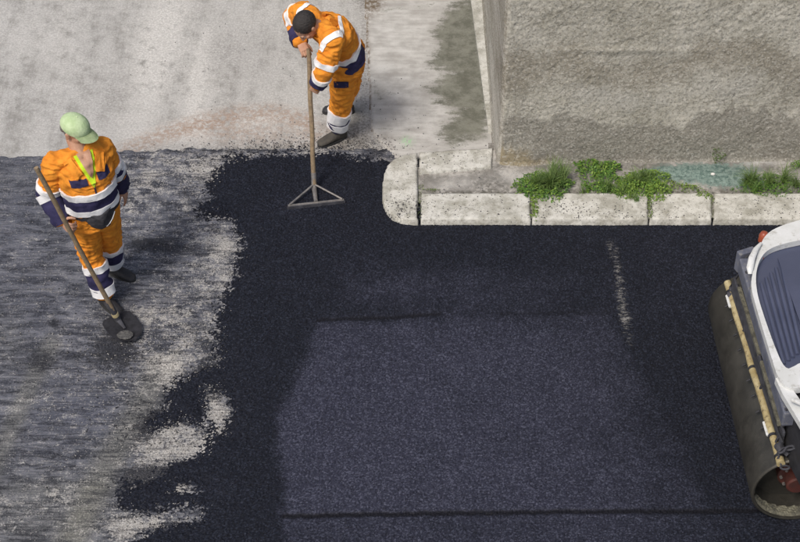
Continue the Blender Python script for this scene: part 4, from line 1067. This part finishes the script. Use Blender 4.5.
limb(bm, [hN+Vector((0, 0, .02)), knN, anN+Vector((0, 0, .05))], [.112, .084, .068]); limb(bm, [hF+Vector((0, 0, .02)), knF, anF+Vector((0, 0, .05))], [.112, .084, .068])
tr = garment(bm, .0065, 4, .015, 53, 9); tb = bvh_of(tr); place(tr, 'trousers', M['orange'], W2)
for kn, an in ((knN, anN), (knF, anF)):
    b2 = an+Vector((0, 0, .04))
    wrap_band('leg_panel', tb, kn, b2, .48, 1.1, M['navy'], W2, .0045)
    wrap_band('reflective_band', tb, kn, b2, .42, .72, M['reflect'], W2, .0095, k=2)
    wrap_band('reflective_band', tb, kn, b2, .78, 1.02, M['reflect'], W2, .0095, k=2)
wrap_band('reflective_band', jb, sN, eN, .74, .94, M['reflect'], W2, .0095, k=2, maxr=.13)
wrap_band('reflective_band', jb, eN, wN, .42, .62, M['reflect'], W2, .0095, k=2, maxr=.12)
wrap_band('cuff', jb, eN, wN, .60, .98, M['navy'], W2, .0045, maxr=.12)
wrap_band('reflective_band', jb, sF, eF, .5, .7, M['reflect'], W2, .0095, k=2, maxr=.13)
wrap_band('cuff', jb, eF, wF, .60, .98, M['navy'], W2, .0045, maxr=.12)
wrap_band('waist_panel', jb, hip2, nk2, .02, .30, M['navy'], W2, .009, n=80, k=10)
wrap_band('reflective_band', jb, hip2, nk2, .26, .36, M['reflect'], W2, .014, n=64, k=2)
# shoulder tape: two loops over the shoulders and one across the back
def tape(name, bvh, pts, d, mat, parent, w_=.025, n=14, off=.012):
    """tape laid on the surface, following a polyline and dropped along d"""
    pts = [Vector(p) for p in pts]; bm = bmesh.new(); rows = []
    dense = []
    for a, b in zip(pts[:-1], pts[1:]):
        for i in range(n): dense.append(a.lerp(b, i/n))
    dense.append(pts[-1]); D = Vector(d).normalized()
    for i, p in enumerate(dense):
        tg = (dense[min(i+1, len(dense)-1)]-dense[max(i-1, 0)]).normalized(); s_ = tg.cross(D).normalized()
        r_ = []
        for q in (-1, 0, 1):
            o_ = p+s_*w_*q-D*.4; hit = bvh.ray_cast(o_, D, .9)
            if hit[0] is None: r_ = None; break
            r_.append(hit[0]-D*off)
        if r_: rows.append([bm.verts.new(x) for x in r_])
        else:
            rows.append(None)
    for a, b in zip(rows[:-1], rows[1:]):
        if a and b and (a[1].co-b[1].co).length < .08:
            for k in range(2): bm.faces.new((a[k], b[k], b[k+1], a[k+1]))
    bmesh.ops.delete(bm, geom=[v for v in bm.verts if not v.link_faces], context='VERTS')
    if bm.faces: bmesh.ops.solidify(bm, geom=bm.faces[:], thickness=.004)
    return build(name, bm, mat, parent, smooth=True)
vd = (Vector((0, CAMY, CAMH))-nk2).normalized(); tapeD = Vector((-bk.x, -bk.y, -.6-abs(bk.z))).normalized()
tapeD = Vector((.15, .45, -.9)).normalized()
tape('shoulder_tape', jb, [P(318, 45, 1.38), P(322, 40, 1.42), P(332, 37, 1.42), P(342, 38, 1.36)], tapeD, M['reflect'], W2)
tape('shoulder_tape', jb, [P(342, 39, 1.38), P(343, 32, 1.36), P(341, 20, 1.34)], tapeD, M['reflect'], W2, w_=.012)
tape('shoulder_tape', jb, [P(297, 20, 1.36), P(299, 13, 1.4), P(306, 8, 1.42), P(316, 6, 1.36)], tapeD, M['reflect'], W2, w_=.02)
for sg in (-1, 1):
    collar(sg, M['orange'], .03, .05, .01, 'collar', W2, nk2+ax2*.01, sx2, f2, ax2, jb, .085, .03)
# thigh pocket flap
patch('pocket_flap', tb, P(342, 83, .66)+Vector((0, -.4, .25)), Vector((0, .85, -.5)), .12, .06, (0, 0, 1), M['navy'], W2)
# hair
bm = bmesh.new(); ball(bm, L2(0, -.022, .034), (.084, .100, .090), 3, MX2)
bmesh.ops.bisect_plane(bm, geom=bm.verts[:]+bm.edges[:]+bm.faces[:], plane_co=L2(0, .045, .02), plane_no=(f2h*.9-u2*.55), clear_outer=True)
bmesh.ops.holes_fill(bm, edges=bm.edges[:])
place(garment(bm, .005, 3, .003, 6, 60), 'hair', M['hair'], W2)
eyes(L2, W2)
boot('boot', (anN.x, anN.y, .115), None, toN, M['boot2'], W2); boot('boot', (anF.x, anF.y, .115), None, toF, M['boot'], W2)

# rake
RK = empty('asphalt_rake', (rk_bot.x, rk_bot.y, 0), 'wide metal asphalt rake with wooden handle and triangular brace', 'rake')
bm = bmesh.new(); pts = [rk_top.lerp(rk_bot, i/8)+Vector((.003*math.sin(i*1.7), 0, .003*math.cos(i))) for i in range(9)]
tube(bm, pts, [.0165]+[.019]*7+[.019], 12); build('handle', bm, M['wood'], RK, smooth=True)
e0, e1 = P(288, 206, .055), P(344, 200, .055); emid = e0.lerp(e1, .5)
bm = bmesh.new(); tube(bm, [rk_bot-rd*.10, rk_bot+rd*.03, emid+Vector((0, 0, .01))], [.022, .021, .016], 12); build('socket', bm, M['steel'], RK, smooth=True)
for e in (e0, e1):
    bm = bmesh.new(); tube(bm, [rk_bot+rd*.0, e.lerp(emid, .06)+Vector((0, 0, .012))], .0085, 8); build('brace', bm, M['steel'], RK, smooth=True)
ed = (e1-e0).normalized(); en = Vector((-ed.y, ed.x, 0)); Mb = Matrix((ed, en, Vector((0, 0, 1)))).transposed().to_4x4(); Mb.translation = e0.lerp(e1, .5)
hl = (e1-e0).length/2
bm = bmesh.new(); box(bm, (-hl, -.010, -.008), (hl, .010, .008), Mb); build('crossbar', bm, M['steel'], RK, bevel=.002)
bm = bmesh.new(); box(bm, (-hl-.008, -.018, -.026), (hl+.008, -.0105, .004), Mb); build('blade', bm, M['tarred'], RK, bevel=.001)

# ================================================================== ROLLER
RO = empty('road_roller', (2.68, -1.6, 0), 'white and grey blue road roller with a wide dark steel drum', 'road roller')
DR = .315; MAT = .034
c0 = P(750.5, 303, DR+MAT); c1 = P(798.5, 490, DR+MAT)
c0.z = c1.z = DR+MAT
dax = (c1-c0).normalized(); dn = Vector((dax.y, -dax.x, 0)); zz_ = Vector((0, 0, 1))
def ring(bm, secs, n=72):
    """secs: (t along axis in metres from c0, radius)"""
    rs = []
    for t, r_ in secs:
        c = c0+dax*t; rs.append([bm.verts.new(c+(dn*math.cos(2*math.pi*i/n)+zz_*math.sin(2*math.pi*i/n))*r_) for i in range(n)])
    for a, b in zip(rs[:-1], rs[1:]):
        for i in range(n): bm.faces.new((a[i], a[(i+1) % n], b[(i+1) % n], b[i]))
    return rs
DL = (c1-c0).length
def make_drum(off, parent):
    global c0
    k0 = c0.copy(); c0 = c0+off
    bm = bmesh.new()
    rs = ring(bm, [(.16, DR-.03), (.0, DR-.022), (-.003, DR-.012), (.004, DR-.002), (.010, DR), (DL-.01, DR), (DL-.004, DR-.002), (DL+.003, DR-.012), (DL, DR-.022), (DL-.20, DR-.028)])
    bm.faces.new(rs[0]); bm.faces.new(rs[-1][::-1])
    d_ = build('drum', bm, M['drum'], parent, smooth=True)
    for p in d_.data.polygons:
        if len(p.vertices) > 4: p.use_smooth = False
    # crusted mix on the lower inside of the shell at the near end
    bm = bmesh.new(); rows = []
    for i in range(49):
        th = R(195+150*i/48); row = []
        for k in range(7):
            t = DL-.014-k*.015
            rr = DR-.028-.014*(.5+.5*math.sin(i*1.3+k*2.1))*math.sin(math.pi*min(1, max(0, i/48)))-.006*random.random()
            if k in (0, 6): rr = DR-.021
            row.append(bm.verts.new(c0+dax*t+(dn*math.cos(th)+zz_*math.sin(th))*rr))
        rows.append(row)
    for a, b in zip(rows[:-1], rows[1:]):
        for k in range(6): bm.faces.new((a[k], b[k], b[k+1], a[k+1]))
    build('crusted_mix', bm, M['mud'], d_, smooth=False).matrix_parent_inverse = Matrix()
    # hub and bearing
    for t0, t1, rr, mt, nm in ((DL-.20, DL-.12, .115, 'redpaint', 'hub'), (DL-.14, DL-.03, .075, 'redpaint', 'bearing_cap')):
        bm = bmesh.new(); rs = ring(bm, [(t0, rr), (t1-.01, rr), (t1, rr-.012)], 36); bm.faces.new(rs[-1][::-1]); bm.faces.new(rs[0])
        build(nm, bm, M[mt], d_).matrix_parent_inverse = Matrix()
    for k in range(8):
        a = k*math.pi/4; bm = bmesh.new(); c = c0+dax*(DL-.122)+(dn*math.cos(a)+zz_*math.sin(a))*.095
        tube(bm, [c, c+dax*.016], .011, 6); build('bolt', bm, M['steel'], d_).matrix_parent_inverse = Matrix()
    c0 = k0
    return d_
for sub in (Vector((0, 0, 0)), Vector((2.55, 0, 0))):
    d_ = make_drum(sub, RO)
# children of drum: parent's transform is identity-with-inverse, so keep plain offsets
# wetting pipe above the drum
sp0, sp1 = P(727.5, 283, .66), P(781, 464, .66)
bm = bmesh.new(); tube(bm, [sp0.lerp(sp1, i/10)+Vector((.004*math.sin(i*2.2), 0, .004*math.cos(i*1.7))) for i in range(11)], [.027]+[.026]*9+[.029], 14)
pipe = build('spray_pipe', bm, M['spray'], RO, smooth=True)
sdv = (sp1-sp0).normalized(); ssd = Vector((-sdv.y, sdv.x, 0))*-1
if ssd.x > 0: ssd = -ssd
for t in (.06, .5, .86, .965):
    bm = bmesh.new(); c = sp0.lerp(sp1, t); tube(bm, [c-sdv*.010, c+sdv*.010], .031, 16); build('pipe_clamp', bm, M['black'], RO, smooth=True)
for t in (.11, .82):
    bm = bmesh.new(); c = sp0.lerp(sp1, t)+ssd*.031; tube(bm, [c-sdv*.06, c+sdv*.06], .011, 8, flat=.7); build('label_strip', bm, M['white'], RO, smooth=True)
for i in range(9):
    c = sp0.lerp(sp1, .12+.085*i)+ssd*.030-zz_*.02
    bm = bmesh.new(); tube(bm, [c, c+ssd*.025-zz_*.018], [.009, .006], 8); build('nozzle', bm, M['black'], RO, smooth=True)
# brush/scraper strip along the pipe's inner side
def bar(name, a, b, w_, h_, mat, bev=.004, parent=RO, roll=0):
    a = Vector(a); b = Vector(b); d = (b-a); L = d.length; d.normalize(); s_ = Vector((-d.y, d.x, 0)).normalized(); u_ = d.cross(s_)*-1
    if u_.z < 0: u_ = -u_
    Mx = Matrix((d, s_, u_)).transposed().to_4x4(); Mx.translation = a
    Mx = Mx @ Matrix.Rotation(roll, 4, 'X')
    bm = bmesh.new(); box(bm, (0, -w_/2, -h_/2), (L, w_/2, h_/2), Mx); return build(name, bm, mat, parent, bevel=bev)
bar('scraper_blade', P(733, 284, .77), P(783, 440, .77), .016, .14, M['tarred'])
bar('scraper_bracket', P(739, 288, .84), P(760, 355, .84), .028, .03, M['mud'])
bar('scraper_bracket', P(762, 362, .84), P(780, 425, .84), .032, .03, M['mud'])
# frame yoke beam
bar('front_beam', P(744, 264, .98), P(789, 420, .98), .085, .12, M['greymetal'], .012)
bar('beam_end_plate', P(737, 262, .98), P(753, 257, .98), .05, .17, M['greymetal'], .006)
for a, b in (((2.60, -.70), .60), ):
    pass
for i in range(9):
    p = P(744, 264, 1.043).lerp(P(789, 420, 1.043), .06+.11*i); bm = bmesh.new(); tube(bm, [p, p+zz_*.010], .011, 6); build('bolt', bm, M['tarred'], RO)
hose = [P(737.5+ (i/14)*44 + 1.2*math.sin(i*1.9), 285+i/14*158, .80+.012*math.sin(i*1.1)) for i in range(15)]
bm = bmesh.new(); tube(bm, hose, .010, 8); build('hose', bm, M['black'], RO, smooth=True)
for t in (.04, .30, .62, .90):
    a_ = sp0.lerp(sp1, t); b_ = P(744, 264, .92).lerp(P(789, 420, .92), min(1, t*1.12)); bm = bmesh.new(); tube(bm, [a_+zz_*.02, a_.lerp(b_, .5)+zz_*.05, b_], .011, 8, flat=.6); build('pipe_bracket', bm, M['tarred'], RO, smooth=True)
for k, (u_, v_, z_, rr) in enumerate(((733, 288, .69, .030), (730, 294, .67, .024), (779, 447, .70, .030), (786, 452, .70, .026))):
    bm = bmesh.new(); ball(bm, P(u_, v_, z_), (rr, rr*1.2, rr*.8), 2)
    for v in bm.verts: v.co += Vector((random.uniform(-1, 1), random.uniform(-1, 1), random.uniform(-1, 1)))*.007
    build('tar_lump', bm, M['tarred'], RO, smooth=True)
# yoke arms down to the drum axle
def plate(name, pts, thick, mat, parent=RO, bev=.006):
    """pts: 3D outline; thickness along dax"""
    bm = bmesh.new(); f = [bm.verts.new(Vector(p)) for p in pts]; fa = bm.faces.new(f)
    r_ = bmesh.ops.extrude_face_region(bm, geom=[fa]); bmesh.ops.translate(bm, vec=dax*thick, verts=[v for v in r_['geom'] if isinstance(v, bmesh.types.BMVert)])
    return build(name, bm, mat, parent, bevel=bev)
plate('yoke_arm', [(2.74, -.665, .80), (3.05, -.665, .80), (2.98, -.665, .34), (2.78, -.665, .34)], -.04, M['greymetal'])
plate('yoke_arm', [(2.66, -2.42, 1.0), (3.30, -2.46, 1.0), (3.30, -2.46, .72), (3.06, -2.46, .60), (2.82, -2.44, .80), (2.62, -2.42, .86)], .05, M['black'])
plate('axle_carrier', [(2.95, -2.52, .80), (3.2, -2.52, .80), (2.86, -2.52, .36), (2.72, -2.52, .30)], .03, M['greymetal'])
# chain hanging at the near end of the pipe
def chain(name, pts, parent):
    pts = [Vector(p) for p in pts]; segs = []
    for a, b in zip(pts[:-1], pts[1:]):
        n = max(1, int((b-a).length/.034))
        for k in range(n): segs.append((a.lerp(b, k/n), a.lerp(b, (k+1)/n)))
    for i, (a, b) in enumerate(segs):
        c = (a+b)/2; d = (b-a).normalized(); s_, u_ = frame(d)
        if i % 2: s_, u_ = u_, s_
        bm = bmesh.new(); loop = []
        for q in range(12):
            th = 2*math.pi*q/12; loop.append(c+d*.030*math.cos(th)+s_*.018*math.sin(th))
        loop.append(loop[0]); tube(bm, loop, .0075, 6); build('chain_link', bm, M['tarred'], parent, smooth=True)
chain('chain', [P(779, 452, .74), P(785, 449, .78), P(795, 447, .80), P(806, 443, .84)], RO)
chain('chain', [P(779, 452, .72), P(777, 459, .66), P(781, 467, .64), P(789, 468, .66)], RO)

# white hood: curved rim frame around a ribbed tinted panel
HZ = 1.16
def HP(u, v, z=HZ): return P(u, v, z)
def thick_poly(name, outer, inner, z0, z1, mat, parent, bev=.012):
    """closed frame between two outlines with the same number of points"""
    bm = bmesh.new(); n = len(outer)
    O1 = [bm.verts.new((p.x, p.y, z1+(p.z-HZ))) for p in outer]; I1 = [bm.verts.new((p.x, p.y, z1+(p.z-HZ))) for p in inner]
    O0 = [bm.verts.new((p.x, p.y, z0)) for p in outer]; I0 = [bm.verts.new((p.x, p.y, z0)) for p in inner]
    for i in range(n):
        j = (i+1) % n
        bm.faces.new((O1[i], O1[j], I1[j], I1[i])); bm.faces.new((O0[i], I0[i], I0[j], O0[j])); bm.faces.new((O1[i], O0[i], O0[j], O1[j])); bm.faces.new((I1[i], I1[j], I0[j], I0[i]))
    return build(name, bm, mat, parent, smooth=False, bevel=bev)
outer = [HP(781, 388), HP(768.5, 348), HP(754, 300), HP(750.5, 284), HP(754, 266), HP(759.5, 247), HP(765, 235), HP(777, 227), HP(800, 219.5), HP(850, 207), HP(905, 203), HP(930, 330), HP(870, 352), HP(822, 378), HP(806, 388)]
inner = [HP(785, 370), HP(774, 345), HP(759.5, 303), HP(756, 286), HP(756, 272), HP(759.5, 260), HP(766, 251), HP(778, 245), HP(800, 240), HP(850, 230), HP(890, 224), HP(910, 322), HP(862, 335), HP(812, 356), HP(795, 366)]
def chaikin(pts, n=2):
    for _ in range(n):
        out = []
        for i in range(len(pts)):
            a_, b_ = pts[i], pts[(i+1) % len(pts)]; out += [a_.lerp(b_, .25), a_.lerp(b_, .75)]
        pts = out
    return pts
outer = chaikin(outer); inner = chaikin(inner)
thick_poly('hood_frame', outer, inner, HZ-.05, HZ, M['white'], RO, .010)
# lower white bracket with a cut out, below the frame corner
lo_o = [HP(776, 376), HP(783, 391), HP(800, 419), HP(812, 440), HP(850, 428), HP(846, 392), HP(822, 360), HP(799, 361)]
lo_i = [HP(789, 381), HP(794, 388), HP(802, 399), HP(812, 408), HP(826, 402), HP(826, 392), HP(815, 374), HP(801, 368)]
for p in lo_o+lo_i: p.z -= .012
thick_poly('hood_bracket', lo_o, lo_i, HZ-.07, HZ-.012, M['white'], RO, .008)
bar('grab_handle', HP(791, 399, HZ+.03), HP(810, 407, HZ+.03), .030, .022, M['white'], .008)
# tinted panel, sunk, with ribs along its left side
pin = inner
bm = bmesh.new(); cen = HP(840, 290)
vs = [bm.verts.new((p.x+(cen.x-p.x)*-.02, p.y+(cen.y-p.y)*-.02, HZ-.055)) for p in pin]; vb = [bm.verts.new((v.co.x, v.co.y, HZ-.10)) for v in vs]
bm.faces.new(vs); bm.faces.new(vb[::-1])
for i in range(len(vs)): j = (i+1) % len(vs); bm.faces.new((vs[i], vb[i], vb[j], vs[j]))
panel = build('hood_panel', bm, M['panel'], RO)
def ZP(u, v, dz=0): return P(u, v, HZ-.055+dz)
for k in range(5):
    du = 5.0*k
    a = ZP(761+du*1.0, 283-5*k, .008); b = ZP(784+du*.9, 364-3.2*k, .008)
    m_ = a.lerp(b, .5)
    bm = bmesh.new(); tube(bm, [a, a.lerp(m_, .5), m_, m_.lerp(b, .5), b], [.012, .0155, .016, .0155, .013], 10, flat=.8); build('rib', bm, M['panel'], RO, smooth=True)
bm = bmesh.new(); tri_ = [ZP(778, 258, .02), ZP(800, 248, .02), ZP(880, 232, .02), ZP(898, 316, .02), ZP(850, 328, .02), ZP(806, 340, .02)]
vs = [bm.verts.new(p) for p in tri_]; vb = [bm.verts.new(p-zz_*.03) for p in tri_]; bm.faces.new(vs); bm.faces.new(vb[::-1])
for i in range(6): j = (i+1) % 6; bm.faces.new((vs[i], vb[i], vb[j], vs[j]))
build('raised_panel', bm, M['panel'], RO, bevel=.01)
# body skirt below the hood and dark machinery underneath
bm = bmesh.new(); sk = [HP(764, 264), HP(772, 243), HP(905, 215), HP(935, 400), HP(812, 436), HP(790, 395)]
prism(bm, [(p.x+.03, p.y) for p in sk], .62, HZ-.105); build('engine_bay', bm, M['black'], RO, bevel=.01)
# orange beacon and white mirror arm at the upper corner
bc_ = P(763.5, 237.5, 1.10); bm = bmesh.new(); loft(bm, [(bc_-zz_*.03, Vector((.035, 0, 0)), Vector((0, .035, 0))), (bc_+zz_*.02, Vector((.034, 0, 0)), Vector((0, .034, 0))), (bc_+zz_*.045, Vector((.024, 0, 0)), Vector((0, .024, 0))), (bc_+zz_*.052, Vector((.008, 0, 0)), Vector((0, .008, 0)))], 18)
build('beacon', bm, M['amber'], RO, smooth=True)
bm = bmesh.new(); tube(bm, [P(762.5, 250, 1.12), P(761.5, 258, 1.12)], .016, 10); build('indicator_lamp', bm, M['amber'], RO, smooth=True)
bm = bmesh.new(); tube(bm, [P(761, 243, 1.18), P(756, 249, 1.19), P(752, 258, 1.19), P(750, 268, 1.18), P(750, 274, 1.15)], [.010, .019, .024, .024, .014], 12, flat=.6); build('mirror_arm', bm, M['white'], RO, smooth=True)
# chassis to the rear drum, seat deck
bm = bmesh.new(); box(bm, (3.35, -2.25, .55), (5.6, -.95, .98)); build('chassis', bm, M['greymetal'], RO, bevel=.03)
bm = bmesh.new(); box(bm, (4.1, -2.1, .985), (5.5, -1.05, 1.32)); build('rear_cover', bm, M['white'], RO, bevel=.06)
bm = bmesh.new(); box(bm, (3.62, -1.85, .985), (4.05, -1.35, 1.08)); build('seat', bm, M['black'], RO, bevel=.03)
plate('rear_yoke_arm', [(4.9, -.60, 1.0), (5.5, -.60, 1.0), (5.32, -.60, .34), (5.1, -.60, .34)], -.04, M['greymetal'])
plate('rear_yoke_arm', [(4.9, -2.56, 1.0), (5.6, -2.56, 1.0), (5.42, -2.56, .34), (5.2, -2.56, .34)], .04, M['greymetal'])

print('objects', len(bpy.data.objects), 'tris ~', sum(len(o.data.loops)-2*len(o.data.polygons) for o in bpy.data.objects if o.type == 'MESH'))
